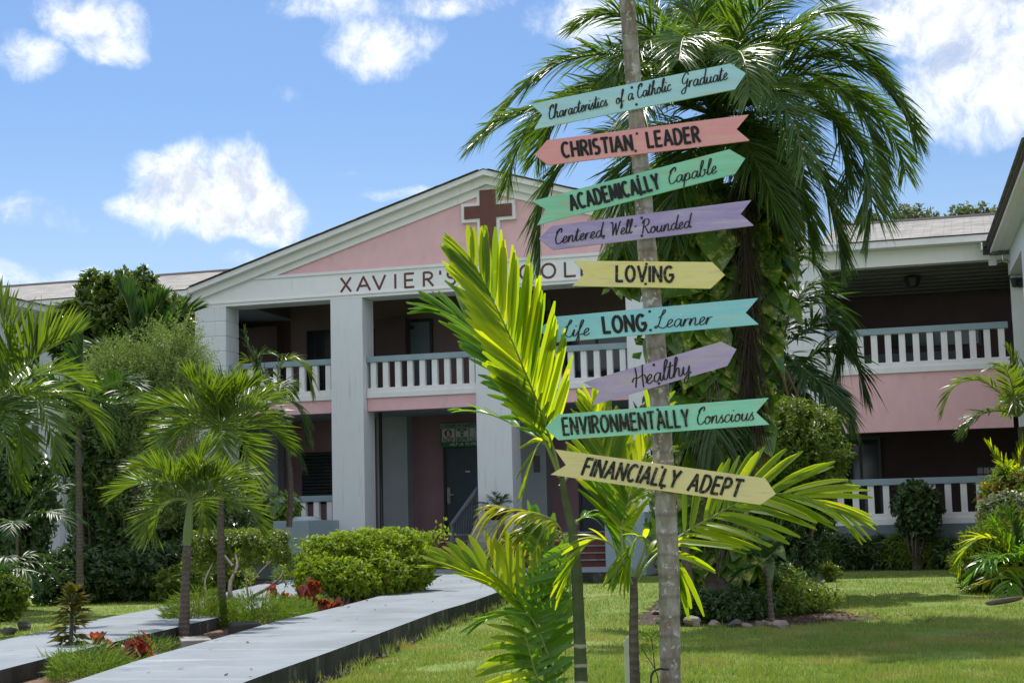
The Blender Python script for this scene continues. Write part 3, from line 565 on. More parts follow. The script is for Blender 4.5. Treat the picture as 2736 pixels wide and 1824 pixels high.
def grille(name, u0, u1, z0, z1, nb, y=3.3, back=GLASS):
    g = bx(name, (u0, y-.03, z0), (u1, y-.004, z1), back, school)
    b = MB()
    for i in range(nb+1):
        u = u0+(u1-u0)*i/nb; b.box((u-.012, y-.07, z0), (u+.012, y-.045, z1))
    for z in (z0, z0+(z1-z0)*.3, z0+(z1-z0)*.65, z1): b.box((u0, y-.085, z-.012), (u1, y-.071, z+.012))
    b.build('bars', BLACK, g); return g
grille('window', -6.42, -5.1, 4.2, 6.15, 6)
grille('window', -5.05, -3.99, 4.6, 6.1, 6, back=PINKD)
grille('window', 9.9, 11.0, 1.7, 2.15, 8)
lv = bx('louvre_window', (-6.6, 3.25, 1.75), (-5.3, 3.298, 3.05), DARK, school)
b = MB()
for i in range(15): b.add([(-6.58, 3.17, 1.78+i*.085), (-5.32, 3.17, 1.78+i*.085), (-5.32, 3.245, 1.84+i*.085), (-6.58, 3.245, 1.84+i*.085)], [(0,1,2,3)])
b.build('slats', LOUV, lv)
for u0, u1, z0, z1 in [(8.1, 10.1, 4.95, 5.35), (-10.9, -8.6, 4.9, 6.1), (-10.9, -9.2, FL, 2.7), (4.2, 5.6, 4.12, 6.1), (6.95, 7.75, FL, 2.86), (.4, 2.0, 4.6, 6.0)]:
    wn_ = bx('window', (u0, 3.24, z0), (u1, 3.298, z1), GLASS, school)
    b = MB(); b.box((u0-.06, 3.2, z0-.06), (u0, 3.297, z1+.06)).box((u1, 3.2, z0-.06), (u1+.06, 3.297, z1+.06)).box((u0, 3.2, z1), (u1, 3.297, z1+.06)).box(((u0+u1)/2-.03, 3.2, z0), ((u0+u1)/2+.03, 3.239, z1)); b.build('window_frame', LOUV, wn_)
bx('veranda_panel', (7.3, 2.9, 4.12), (9.75, 2.98, 4.78), surf('panel_blue', (.14, .16, .19), (.12, .14, .17), .6, 3), school)
MB().tube([(-3.5, .78, .2), (-3.5, .78, 3.8)], .045, 8).build('drainpipe', BLACK, school, True)
# steps with tiled risers
for i in range(5):
    z0 = .2+i*.144
    bx('step', (-4.24, -1.5+i*.3, max(.0, z0-.15)), (2.42, .155, z0+.12-.002), TILE, school)
    bx('step_nosing', (-4.24, -1.525+i*.3, z0+.12), (2.42, -1.5+i*.3+.302, z0+.144), TREAD, school)
for u0, u1 in ((-5.10, -4.245), (2.425, 3.28)):
    bx('stair_pier', (u0, -1.75, 0), (u1, -.002, 1.31), PIERM, school, .012)
MB().lathe((-4.65, -1.0, 1.31), [(.36, 0), (.36, .03), (.31, .032), (.31, .062), (.26, .064), (.26, .09), (0, .092)], 20).build('pier_cap', surf('pier_cap_paint', (.55, .65, .68), (.5, .6, .64), .5, 4), school, False)
# right projecting wing: eave, beam and post (its line taken from the two eave sightings)
e0, e1 = bloc(gnd(2644, 671, 6.49)), bloc(gnd(2736, 426, 6.49)); g0, g1 = bloc(gnd(2695, 736, 6.0)), bloc(gnd(2736, 632, 6.0))
wd = (e1-e0)/np.linalg.norm(e1-e0); pn = np.array([-wd[1], wd[0], 0]); pn = pn if pn[0] > 0 else -pn
def obox(b, o, l0, l1, s0, s1, z0, z1, mi=0):
    P = lambda l, s, z: (o[0]+wd[0]*l+pn[0]*s, o[1]+wd[1]*l+pn[1]*s, z)
    V = [P(l0,s0,z0),P(l1,s0,z0),P(l1,s1,z0),P(l0,s1,z0),P(l0,s0,z1),P(l1,s0,z1),P(l1,s1,z1),P(l0,s1,z1)]
    return b.add(V, [(0,3,2,1),(4,5,6,7),(0,1,5,4),(1,2,6,5),(2,3,7,6),(3,0,4,7)], mi)
sb = float((g0-e0)@pn)
wing = thing('school_wing', 'projecting side wing with white eave and post at the end of the right veranda', 'building wing', BO, -YAW)
obox(MB(), e0, -3.2, 10, .0, .13, 6.42, 6.49).build('eave_fascia', WHITE2, wing)
obox(MB(), e0, -3.2, 10, -.06, .06, 6.495, 6.535).build('roof_edge', SHEDGE, wing)
obox(MB(), e0, -3.2, 10, .13, sb+.3, 6.44, 6.46).build('soffit', WHITE, wing)
b = MB()
P = lambda l, s, z: (e0[0]+wd[0]*l+pn[0]*s, e0[1]+wd[1]*l+pn[1]*s, z)
b.add([P(-3.2,-.12,6.565),P(10,-.12,6.565),P(10,3.6,7.6),P(-3.2,3.6,7.6)], [(0,1,2,3)]); b.build('roof', SHING, wing)
obox(MB(), e0, -.3, 10, sb, sb+.3, 6.0, 6.438).build('beam', WHITE, wing)
pu = bloc(at(2705, 900, bw(10.85, .2, 0)[1]))
MB().box((10.80, .05, 0), (11.5, .75, 6.0)).build('column', WHITE, wing, bevel=.008)
obox(MB(), e0, 3.6, 4.3, sb-.05, sb+.5, 0, 5.998).build('column', WHITE, wing)
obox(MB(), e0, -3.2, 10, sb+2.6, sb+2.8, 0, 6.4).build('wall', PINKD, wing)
obox(MB(), e0, .5, 10, sb+.1, sb+.3, 2.9, 4.1).build('pink_band', PINK, wing)
# left projecting wing
f0 = bloc(at(147, 818, bw(-11.74, -.3, 0)[1])); zl = f0[2]
lw = thing('school_wing', 'projecting side wing behind the leftmost palms, only its white eave and shingles showing', 'building wing', BO, -YAW)
MB().box((-12.6, -9, zl-.16), (-11.7, -.35, zl-.02)).build('eave_fascia', WHITE2, lw)
b = MB(); b.add([(-11.62, -9, zl), (-11.62, 1.5, zl), (-16, 1.5, zl+1.15), (-16, -9, zl+1.15)], [(0,1,2,3)]); b.build('roof', SHING, lw)
MB().box((-12.6, -9, .0), (-12.3, -.1, zl-.162)).build('wall', WHITE, lw)
# ---------------- small fixtures on the building
def bthing(name, label, cat, u, d, z, group=None): return thing(name, label, cat, bw(u, d, z), -YAW, group)
t_ = bthing('ceiling_lantern', 'dark six sided lantern under the right veranda ceiling', 'lantern', 8.78, 1.3, 6.32)
MB().lathe((0,0,0), [(0,.0),(.10,-.005),(.19,-.05),(.21,-.06),(.2,-.075),(.0,-.075)], 6).build('lantern_cap', BLACK, t_)
MB().lathe((0,0,0), [(.175,-.078),(.115,-.24),(.06,-.26),(0,-.26)], 6).build('glass', surf('lantern_glass', (.05,.05,.045), (.04,.04,.035), .2, 3), t_)
b = MB()
for i in range(6):
    a = i*math.pi/3; b.tube([(.18*math.cos(a), .18*math.sin(a), -.07), (.12*math.cos(a), .12*math.sin(a), -.245)], .012, 5)
b.build('frame', BLACK, t_)
t_ = bthing('ceiling_lantern', 'small dark lantern hanging in the upper portico behind the yellow arrow board', 'lantern', .55, 1.2, 6.3)
MB().lathe((0,0,0), [(0,0),(.14,-.03),(.14,-.07),(.1,-.3),(0,-.32)], 8).build('lantern_cap', BLACK, t_)
fp = bloc(at(2668, 650, bw(10.6, -.6, 0)[1]))
t_ = bthing('floodlight', 'small grey floodlight on a bracket under the white eave of the side wing', 'floodlight', 10.62, -.55, 6.42)
MB().box((-.16,-.06,-.06),(.16,.06,0)).build('mounting_plate', METAL, t_)
MB().tube([(.05,0,-.06),(.05,0,-.2),(-.14,0,-.22)], .02, 6).tube([(.05,0,-.2),(.25,0,-.24)], .025, 6).build('bracket', STEEL, t_)
MB().box((-.24,-.06,-.28),(-.08,.05,-.16)).build('lamp_head', STEEL, t_)
t_ = bthing('floodlight', 'dark floodlight at the corner where the veranda gutter meets the side wing', 'floodlight', 10.38, -.32, 6.62)
MB().box((-.1,-.08,-.2),(.08,.08,.06)).build('lamp_head', BLACK, t_); MB().box((-.13,-.1,-.12),(-.1,.08,.04)).build('lens', WHITE2, t_)
t_ = bthing('floodlight', 'black twin floodlight on the white post of the side wing', 'floodlight', 10.98, .0, 5.84)
MB().box((-.06,-.02,-.1),(.06,.05,.1)).build('mounting_plate', BLACK, t_); MB().lathe((-.1,-.1,0), [(0,-.12),(.06,-.1),(.09,.08),(0,.09)], 10).build('lamp_head', BLACK, t_); MB().lathe((.14,-.08,.06), [(0,-.1),(.05,-.08),(.075,.07),(0,.08)], 10).build('lamp_head', BLACK, t_)
# notice board over the door
nb_ = bthing('notice_board', 'green and white safety notice board above the dark portico door', 'notice board', -2.83, 3.17, 3.05)
PAPER = surf('notice_paper', (.62, .64, .6), (.58, .6, .56), .6, 4); GREEN = surf('notice_green', (.02, .19, .07), (.018, .17, .06), .5, 4); NBLK = surf('notice_ink', (.02, .02, .02), None, .6, 4); NRED = surf('notice_red', (.28, .02, .02), None, .6, 4); SKIN = surf('notice_skin', (.5, .33, .22), None, .6, 4)
MB().box((0, .0, 0), (1.5, .03, .58)).build('board', GREEN, nb_)
MB().box((0, -.004, .47), (1.5, -.001, .58)).build('header', surf('notice_header', (.30, .38, .32), (.28, .36, .3), .6, 4), nb_)
b = MB(); text(b, 'COVID-19 SAFETY', 'block', (.12, .495), (.95, .495), .055, .0065, -.006); text(b, 'A', 'block', (.03, .495), (.075, .495), .05, .004, -.006); b.build('header_text', NBLK, nb_)
pts_t = [('ALL VISITORS', 'MUST STOP', 'AT SECURITY'), ('FACE MASK', 'REQUIRED', 'BEYOND THIS', 'POINT'), ('SANITIZE', 'YOUR HANDS', 'UPON ENTRY'), ('PRACTISE', 'PHYSICAL', 'DISTANCE')]
G['Q'] = G['O']
for i in range(4):
    x = .035+i*.362
    pnl = MB().box((x, -.004, .125), (x+.335, -.001, .455)).build('panel', PAPER, nb_)
    b = MB(); ls = pts_t[i]; hh = .125/len(ls)
    for k, l_ in enumerate(ls): text(b, l_, 'block', (x+.03, .245-(k+1)*hh+.006), (x+.305, .245-(k+1)*hh+.006), hh*.62, .0042, -.006)
    if i == 1: text(b, 'SAFETY FIRST', 'block', (x+.03, .395), (x+.305, .395), .042, .006, -.006)
    b.build('panel_text', NBLK, pnl)
    cx = x+.168
    if i == 0:
        MB().prism([(cx+.098*math.cos(a), .345+.098*math.sin(a)) for a in np.radians(np.arange(22.5, 382, 45))], -.008, -.005).build('stop_octagon', NRED, pnl)
        b = MB(); b.prism([(cx-.035, .275), (cx+.03, .275), (cx+.042, .34), (cx-.035, .34)], -.012, -.0085)
        for q in range(4): b.box((cx-.034+q*.018, -.012, .341), (cx-.020+q*.018, -.0085, .405+(.012 if q in (1, 2) else 0)))
        b.prism([(cx+.042, .30), (cx+.062, .335), (cx+.052, .345), (cx+.0425, .33)], -.012, -.0085); b.build('hand_symbol', PAPER, pnl)
    if i == 1:
        MB().prism([(cx+.045*math.cos(a), .315+.06*math.sin(a)) for a in np.linspace(0, 6.28, 17)[:-1]], -.008, -.005).build('face_symbol', SKIN, pnl)
        MB().box((cx-.05, -.012, .352), (cx+.05, -.0085, .385)).prism([(cx-.042, .31), (cx+.042, .31), (cx+.03, .265), (cx, .252), (cx-.03, .265)], -.012, -.0085).build('mask_symbol', GREEN, pnl)
    if i == 2:
        MB().box((cx-.03, -.008, .365), (cx+.03, -.005, .435)).build('dispenser_symbol', surf('notice_grey', (.3, .32, .33), None, .6, 4), pnl)
        b = MB(); b.prism([(cx-.06, .255), (cx-.02, .255), (cx-.01, .32), (cx-.04, .345)], -.008, -.005); b.prism([(cx+.06, .255), (cx+.04, .345), (cx+.01, .32), (cx+.02, .255)], -.008, -.005); b.build('hands_symbol', SKIN, pnl)
b = MB(); text(b, 'HELP US TO PROTECT YOU', 'block', (.25, .035), (1.40, .035), .055, .006, -.004); b.build('footer_text', PAPER, nb_)
# plaque on the right pilaster
# handrail on the steps
hr = bthing('handrail', 'grey metal stair handrail with thin balusters on the red tiled steps', 'handrail', -.97, 0, 0)
MB().box((-.03,-1.66,.2),(.03,-1.60,1.13)).box((-.03,.20,.92),(.03,.26,1.93)).build('post', METAL, hr)
b = MB(); b.add([(-.03,-1.68,1.10),(.03,-1.68,1.10),(.03,.26,1.92),(-.03,.26,1.92),(-.03,-1.68,1.16),(.03,-1.68,1.16),(.03,.26,1.98),(-.03,.26,1.98)], [(0,3,2,1),(4,5,6,7),(0,1,5,4),(1,2,6,5),(2,3,7,6),(3,0,4,7)])
b.box((-.03,.262,1.92),(.03,.75,1.98)).build('top_rail', METAL, hr)
b = MB(); b.tube([(0,-1.6,.34),(0,.2,1.10)], .018, 6).build('bottom_rail', METAL, hr)
b = MB()
for i in range(15):
    y = -1.55+i*.12; z = .34+(y+1.6)*.425; b.tube([(0,y,z),(0,y,1.13+(y+1.66)*.425)], .009, 5)
b.build('balusters', METAL, hr)
ck = bthing('planter_block', 'sloping pale concrete block beside the stair handrail carrying a plant pot', 'planter', -.55, 0, 0)
b = MB(); b.prism([(-1.0,.2),(.0,.2),(.0,1.22),(-.35,1.22),(-1.0,.75)], -.28, .28); o = b.build('block', CONC, ck); o.rotation_euler = (0, 0, math.pi/2)
t_ = bthing('plant_pot', 'dark round pot with spiky leaves standing on the sloping concrete block', 'potted plant', -.42, -.1, 1.22)
MB().lathe((0,0,0), [(.0,0),(.12,0),(.2,.1),(.26,.22),(.27,.24),(.24,.24),(.0,.22)], 16).build('pot', surf('pot_clay', (.10,.075,.06), (.07,.055,.045), .7, 6), t_, True)
POTPLANT = t_
# ------------------------------------------------------------------ arrow signs on the leaning trunk
YS = 9.45
SIGNCOL = dict(blue=((.38,.64,.80), (.46,.71,.82), (.52,.58,.50)), blue2=((.26,.60,.74), (.34,.66,.76), (.48,.60,.56)), pink=((.80,.31,.38), (.82,.38,.42), (.72,.46,.30)), green=((.22,.58,.44), (.31,.65,.50), (.46,.44,.26)),
    lav=((.36,.26,.57), (.47,.38,.63), (.56,.47,.58)), lav2=((.42,.31,.58), (.52,.42,.61), (.56,.46,.40)), yel=((.82,.68,.24), (.82,.70,.38), (.66,.52,.26)), yel2=((.78,.65,.31), (.79,.67,.36), (.62,.48,.26)), green2=((.26,.66,.53), (.36,.73,.60), (.46,.54,.38)))
def zz(ox, oy, s): return lambda x, y: (ox+s*x, oy+s*y)
A1, A2, A3, A4, A6 = zz(1400,130,.27636), zz(1400,380,.27636), zz(1400,660,.29762), zz(1400,1030,.29762), zz(1300,600,.41455)
SIGNS = [
 ('pale blue arrow board reading Characteristics of a Catholic Graduate, topmost on the trunk', 'blue', [(1420.7,278.7),(1951.3,170.9),(1991.4,196.3),(1963.8,237.2),(1429,344.2),(1451,305.5)],
  [('Characteristics','script',A1(238,688),A1(805,556),38,.0033,.25),('of','script',A1(888,540),A1(968,520),36,.0033,.25),('a','script',A1(1002,506),A1(1060,492),40,.0033,.25),('Catholic','script',A1(1092,482),A1(1422,408),38,.0033,.25),('Graduate','script',A1(1515,392),A1(1968,302),42,.0034,.25)], [(1043,378),(1088,541)], A1),
 ('salmon pink arrow board reading CHRISTIAN LEADER', 'pink', [(1430.4,413.3),(1462,375.4),(1998.3,307.4),(1966.5,345.6),(2001,374.6),(1465,440)],
  [('CHRISTIAN','block',A1(380,1052),A1(1050,978),40,.0093,-.03),('LEADER','block',A1(1205,954),A1(1700,900),41,.0093,-.03)], [(1092,822),(1080,990)], A1),
 ('mint green arrow board reading ACADEMICALLY Capable', 'green', [(1425.4,537.5),(1948.6,399.9),(1990,423.7),(1963.8,463.5),(1437.3,599.7),(1459.4,558.3)],
  [('ACADEMICALLY','block',A2(462,658),A2(1315,446),40,.0093,.0),('Capable','script',A2(1392,412),A2(1862,298),42,.0034,.3)], [(1098,330),(1132,505)], A2),
 ('lavender arrow board reading Centered, Well-Rounded', 'lav', [(1441.5,637),(1474.6,604.4),(2005.8,535.6),(1977.6,572),(2012,601.6),(1478.8,666)],
  [('Centered,','script',A2(296,988),A2(782,912),40,.0034,.22),('Well','script',A2(838,906),A2(1046,878),38,.0034,.15),('-','script',A2(1068,866),A2(1106,860),38,.005,.0),('Rounded','script',A2(1136,890),A2(1614,826),40,.0034,.2)], [(1138,732),(1140,904)], A2),
 ('short yellow arrow board reading LOVING', 'yel', [(1535.4,697.2),(1903,701),(1935.7,734.4),(1898.5,769.5),(1531,762.7),(1565.2,729)],
  [('LOVING','block',A3(832,306),A3(1336,312),41,.0090,.0)], [(1100,152),(1092,331)], A3),
 ('bright blue arrow board reading Life LONG Learner', 'blue2', [(1441.7,878.8),(1481.8,846.9),(2024,796.9),(1990.8,835.6),(2025,865.4),(1471.4,914.5)],
  [('Life','script',A3(345,806),A3(585,790),42,.0036,.2),('LONG','block',A3(722,768),A3(1096,746),42,.0102,-.05),('Learner','script',A3(1180,728),A3(1682,692),46,.0034,.2)], [(1128,578),(1137,745)], A3),
 ('steeply tilted mauve arrow board reading Healthy', 'lav2', [(1562,1020.8),(1926.8,913),(1966.6,932.9),(1942.6,976.4),(1584,1080.9),(1601.8,1042.7)],
  [('Healthy','script',A6(955,1046),A6(1318,960),52,.0038,.2)], [(1078,903),(1111,1023)], A6),
 ('mint green arrow board reading ENVIRONMENTALLY Conscious', 'green2', [(1458,1143),(1490.8,1107.4),(2051.8,1063.3),(2019,1101.4),(2053.3,1132.7),(1492.3,1174.3)],
  [('ENVIRONMENTALLY','block',A4(360,440),A4(1484,362),44,.0093,-.04),('Conscious','script',A4(1546,350),A4(2062,308),46,.0034,.18)], [(1200,215),(1211,388)], A4),
 ('dull yellow arrow board reading FINANCIALLY ADEPT, lowest on the trunk', 'yel2', [(1484.8,1201),(2044.3,1278),(2072,1318.7),(2031,1347),(1473.8,1266.6),(1513.7,1242)],
  [('FINANCIALLY','block',A4(520,796),A4(1360,912),44,.0090,.22),('ADEPT','block',A4(1470,936),A4(1924,994),44,.0093,.22)], [(1242,730),(1235,915)], A4)]
smats = {k: signmat('sign_'+k, *v) for k, v in SIGNCOL.items()}
for k, v in smats.items(): chips(v, (.62,.58,.5) if k != 'blue2' else (.8,.8,.76), 9., .70)
edge = surf('board_edge', (.36,.30,.24), (.25,.2,.16), .8, 12)
for i, (lab, ck_, pts, txt, nails, AA) in enumerate(SIGNS):
    yy = YS
    P3 = np.array([at(x, y, yy) for x, y in pts]); c = P3.mean(0)
    t_ = thing('arrow_sign', lab, 'arrow sign', c, 0, 'painted arrow boards nailed up the trunk')
    MB().prism([(p_[0]-c[0], p_[2]-c[2]) for p_ in P3], 0, .02).build('board', smats[ck_], t_, bevel=.002)
    px2m = yy/FPX
    for (s, st, q0, q1, cap, hw, sh) in txt:
        b = MB(); a0 = at(*q0, yy); a1 = at(*q1, yy)
        text(b, s, st, (a0[0]-c[0], a0[2]-c[2]), (a1[0]-c[0], a1[2]-c[2]), cap*px2m, hw*(.82 if i == 7 and st == 'block' else .95), -.002, sh, gap=.2)
        b.build('lettering', INKW if i in (4, 7, 8) else INKM, t_)
    for q in nails:
        n_ = at(*AA(*q), yy)-c; MB().lathe((0, 0, 0), [(.0, .004), (.006, .004), (.009, 0)], 8).build('nail', BLACK, t_).matrix_local = Matrix.Translation((n_[0], -.001, n_[2])) @ Matrix.Rotation(math.pi/2, 4, 'X')
# the trunk that carries them
tp = [(1647,-330,40),(1660,-160,42),(1675,0,43),(1692,207,43.5),(1705,372,44.5),(1717,497,47),(1728.5,662,52),(1753,923,52.5),(1769.5,1189,55.5),(1780,1380,58.5),(1788,1565,56),(1791.5,1824,54),(1793,1935,58)]
P3 = np.array([at(x, y, YS+.02+w_*.5*YS/FPX) for x, y, w_ in tp]); R3 = np.array([w_*.5*YS/FPX for _, _, w_ in tp])
P3[-1, 2] = -.05
top = np.array([P3[0]+(P3[0]-P3[1])*k for k in (4, 3, 2, 1)]); P3 = np.vstack([top, P3]); R3 = np.concatenate([[.04, .042, .043, .044], R3])
c = P3[-1].copy(); c[2] = 0
post = thing('palm_tree', 'slender leaning grey palm trunk carrying the nine arrow boards', 'palm tree', c)
PP = catmull(P3, 220); RR = np.interp(np.linspace(0, 1, 220), np.linspace(0, 1, len(R3)), R3)
rgn = np.random.default_rng(3); RR = RR*(1+.012*np.sin(np.arange(220)*1.1+np.cumsum(rgn.normal(0, .25, 220)))+rgn.normal(0, .007, 220))
MB().tube(PP-c, RR, 18).build('trunk', BARK, post, True)
POST_TOP = P3[0].copy(); POST_C = c
# ------------------------------------------------------------------ ground, paths, beds
def sheet(name, pts, z, m_, kind='structure', side=None):
    if name != 'flower_bed':                 # uneven outline
        rs = np.random.default_rng(len(pts)); Q = []
        for i in range(len(pts)):
            a_, b_ = np.array(pts[i], float), np.array(pts[(i+1) % len(pts)], float); k_ = max(2, int(np.linalg.norm(b_-a_)/.14))
            for j in range(k_): Q.append(a_+(b_-a_)*j/k_+rs.normal(0, .045, 2)*min(1, np.linalg.norm(b_-a_)))
        pts = [tuple(q_) for q_ in Q]
    b = MB(); b.poly([(p_[0], p_[1], z) for p_ in pts]); o = b.build(name, m_); o['kind'] = kind; return o
bm_ = MB(); nx = 60
gx = np.linspace(-1, 1, nx); gx = np.sign(gx)*np.abs(gx)**2.5*700
X, Y = np.meshgrid(gx, gx+20); V = np.stack([X, Y, np.zeros_like(X)], -1).reshape(-1, 3); idx = np.arange(nx*nx).reshape(nx, nx)
bm_.add(V, np.stack([idx[:-1, :-1], idx[:-1, 1:], idx[1:, 1:], idx[1:, :-1]], -1).reshape(-1, 4)); o = bm_.build('lawn', LAWN); o['kind'] = 'structure'
NEAR_L = [(-3.0, 4), (-2.86, 8), (-2.78, 10.02), (-2.72, 12), (-2.56, 14.13), (-2.4, 16.57), (-2.12, 18.83), (-1.75, 23), (-1.5, 27), (-1.4, 30.5)]
NEAR_R = [(1.85, 30.2), (1.75, 29.9), (.5, 30.2), (.1, 28.8), (0.02, 25.5), (-.26, 22.31), (-.6, 19.26), (-.83, 17.68), (-.99, 16.19), (-1.38, 12.33), (-1.64, 10.02), (-1.9, 7), (-2.1, 4)]
LAND = [(2.35, 33.6), (-4.6, 35.5)]
FAR_T = [(-4.62, 6), (-4.6, 10), (-4.57, 14.34), (-4.54, 17.43), (-4.40, 20.8), (-4.42, 28.74), (-4.55, 36.)]
FAR_B = [(-3.3, 31), (-3.1, 26), (-3.07, 21.18), (-3.14, 18.63), (-3.31, 15.7), (-3.42, 14.1), (-3.53, 12.12), (-3.58, 10.0), (-3.6, 6)]
def slab(name, pts, z):
    n = len(pts); b = MB()
    a = sum(pts[i][0]*pts[(i+1) % n][1]-pts[(i+1) % n][0]*pts[i][1] for i in range(n))
    if a < 0: pts = pts[::-1]
    b.poly([(x, y, z) for x, y in pts], 0)
    for i in range(n):
        x0, y0 = pts[i]; x1, y1 = pts[(i+1) % n]; b.add([(x0,y0,-.05),(x1,y1,-.05),(x1,y1,z),(x0,y0,z)], [(0,1,2,3)], 1)
    o = b.build(name, [PATHM, KERB]); o['kind'] = 'structure'; return o
def lerp_path(P, n=40): return [tuple(p_) for p_ in catmull([(a, b_, 0) for a, b_ in P], n)[:, :2]]
NP = lerp_path(NEAR_L)+LAND[::-1]+lerp_path(NEAR_R, 50)
NP = lerp_path(NEAR_L)+[(-2.9, 31.0), (-3.25, 35.2), (2.3, 33.5)]+lerp_path(NEAR_R, 50)
FP = lerp_path(FAR_T)+[(-3.27, 35.5)]+lerp_path(FAR_B)
slab('path', NP, .2); slab('path', FP, .196)
rgs = np.random.default_rng(8); b = MB()
KY = [p_[1] for p_ in NEAR_R[::-1]]; KX = [p_[0] for p_ in NEAR_R[::-1]]
for k in range(700):                         # rough footing along the foot of the kerb
    y = 10+16*rgs.random()**1.3; x = np.interp(y, KY, KX)+rgs.uniform(-.02, .08)*(1 if y < 24 else .5); r = rgs.uniform(.012, .032)
    d = nrm(rgs.normal(0, 1, (6, 3))); V = np.array([[1,0,0],[-1,0,0],[0,1,0],[0,-1,0],[0,0,1],[0,0,-1]])*r*rgs.uniform(.6, 1.2, (6, 1))+[x, y, r*.3+.03*rgs.random()]
    b.add(V, [(0,2,4),(2,1,4),(1,3,4),(3,0,4),(2,0,5),(1,2,5),(3,1,5),(0,3,5)], int(rgs.random() < .72))
setp(b.build('rubble', [LIME, KERB]), 'strip of rough broken stone along the foot of the path kerb', 'rubble', None, 'stuff')
BED = lerp_path(NEAR_L, 30)[:28]; BED = [(x+.0, y) for x, y in BED]+[(x, y) for x, y in lerp_path(FAR_B, 30)[2:]]
sheet('flower_bed', BED, .07, SOIL)
TREEBED = [(1.25,17.6),(1.6,17.1),(2.2,16.9),(2.9,16.9),(3.2,17.0),(3.5,17.3),(3.95,17.5),(3.8,18.2),(3.75,19),(3.6,21),(4.0,24),(4.2,26.6),(3.6,27.4),(2.6,26),(2,23),(1.5,19.5)]
sheet('tree_bed', TREEBED, .006, MULCH)
RB = [(8.1,24.6),(8.0,26.5),(8.4,29.5),(8.6,32.5),(9.6,33.4),(14,33),(14,20),(9.4,20.4),(8.3,22.5)]
sheet('right_bed', RB, .005, MULCH)
FB = [(4.6,33.0),(7.0,33.1),(8.6,32.6),(9.5,33.4),(6,34.6),(2.4,35.3),(2.4,33.4)]
sheet('foundation_bed', FB, .009, MULCH)
LB = [(-16,30.5),(-9.8,30.6),(-8.2,28.0),(-6.6,27.6),(-5.5,28.8),(-5.0,32),(-4.7,36.8),(-16,40)]
sheet('left_bed', LB, .007, MULCH)
pb = gndd(2260, 1460)
sheet('bare_patch', [(pb[0]+dx, pb[1]+dy) for dx, dy in [(-.5,-.05),(0,-.25),(.8,-.3),(1.6,-.2),(1.6,.35),(.7,.3),(0,.25)]], .004, SOIL)
def litter(name, label, m_, n, fn, seed, L=.05):
    rr = np.random.default_rng(seed); P = np.array([fn(rr) for _ in range(n)]); th = rr.uniform(0, 6.28, n); D = np.stack([np.cos(th), np.sin(th), rr.normal(.1, .25, n)], 1)*L*(.5+rr.random((n, 1)))
    Wd = np.stack([-np.sin(th), np.cos(th), rr.normal(0, .4, n)], 1)*L*.22*(.5+rr.random((n, 1))); P[:, 2] += L*.12
    V = np.stack([P-D*.5, P+Wd, P+D*.5, P-Wd], 1); b = MB().add(V.reshape(-1, 3), np.arange(4*n).reshape(-1, 4)); setp(b.build(name, m_), label, 'leaf litter', None, 'stuff')
def _bed(rr):
    i = rr.integers(0, 4)
    if i == 0: y = rr.uniform(11, 22); return (rr.uniform(np.interp(y, [p_[1] for p_ in FAR_B[::-1]], [p_[0] for p_ in FAR_B[::-1]]), np.interp(y, [p_[1] for p_ in NEAR_L], [p_[0] for p_ in NEAR_L])), y, .07)
    if i == 1: return (rr.uniform(1.4, 4.1), rr.uniform(17, 19.5), .008)
    if i == 2: return (rr.uniform(8.2, 10.5), rr.uniform(20.8, 28), .008)
    y = rr.uniform(10, 28); return (rr.uniform(np.interp(y, [p_[1] for p_ in NEAR_L], [p_[0] for p_ in NEAR_L])+.03, np.interp(y, KY, KX)-.03), y, .202) if rr.random() < .12 else (rr.uniform(2.5, 4.4), rr.uniform(16.8, 18.5), .008)
litter('leaf_litter', 'scattered small dry brown leaves on the beds and path', leafmat('dry_leaf', (.22, .13, .06), (.10, .06, .035), .15, (1.3, 1.1, .8), .7, .2), 1100, _bed, 71)
# grass: one sheet of blades on the lawn
def inpoly(x, y, P):
    P = np.array(P); ins = np.zeros(len(x), bool); j = len(P)-1
    for i in range(len(P)):
        xi, yi = P[i]; xj, yj = P[j]; c_ = ((yi > y) != (yj > y)) & (x < (xj-xi)*(y-yi)/(yj-yi+1e-12)+xi); ins ^= c_; j = i
    return ins
rg_ = np.random.default_rng(5); NG = 330000
sx = rg_.uniform(-60, 2800, NG); sy = rg_.uniform(1490, 1900, NG)
dx = (sx-1368)/FPX; dy = -(sy-912)/FPX; D = RIGHT[None]*dx[:, None]+UP[None]*dy[:, None]+FWD[None]
k = -CAMZ/D[:, 2]; gxx = D[:, 0]*k+rg_.normal(0, .1, NG); gyy = D[:, 1]*k+rg_.normal(0, .2, NG)
ok = (D[:, 2] < -.01) & (gyy < 35.5) & (gyy > 4)
for Pq in (NP, FP, BED, TREEBED, RB, FB, LB): ok &= ~inpoly(gxx, gyy, Pq)
hx = np.sin(gxx*1.7+np.sin(gyy*.9)*1.3)*np.sin(gyy*1.3+.7)
ok &= ~((hx+.25*np.sin(gxx*6.3)*np.sin(gyy*4.1) > .78) & (rg_.random(NG) < .85))
gxx, gyy = gxx[ok], gyy[ok]; n = len(gxx); cl_ = np.sin(gxx*9+np.sin(gyy*7)*2)*np.sin(gyy*5.3+gxx*2); hgt = rg_.uniform(.016, .042, n)*(1+.55*np.clip(cl_, -1, 1))*np.where(rg_.random(n) < .02, 1.8, 1); th = rg_.uniform(0, 6.28, n); wdt = rg_.uniform(.002, .0042, n)*(.75+gyy/28)
ln_ = rg_.uniform(0, .8, n)*hgt; la = rg_.uniform(0, 6.28, n)
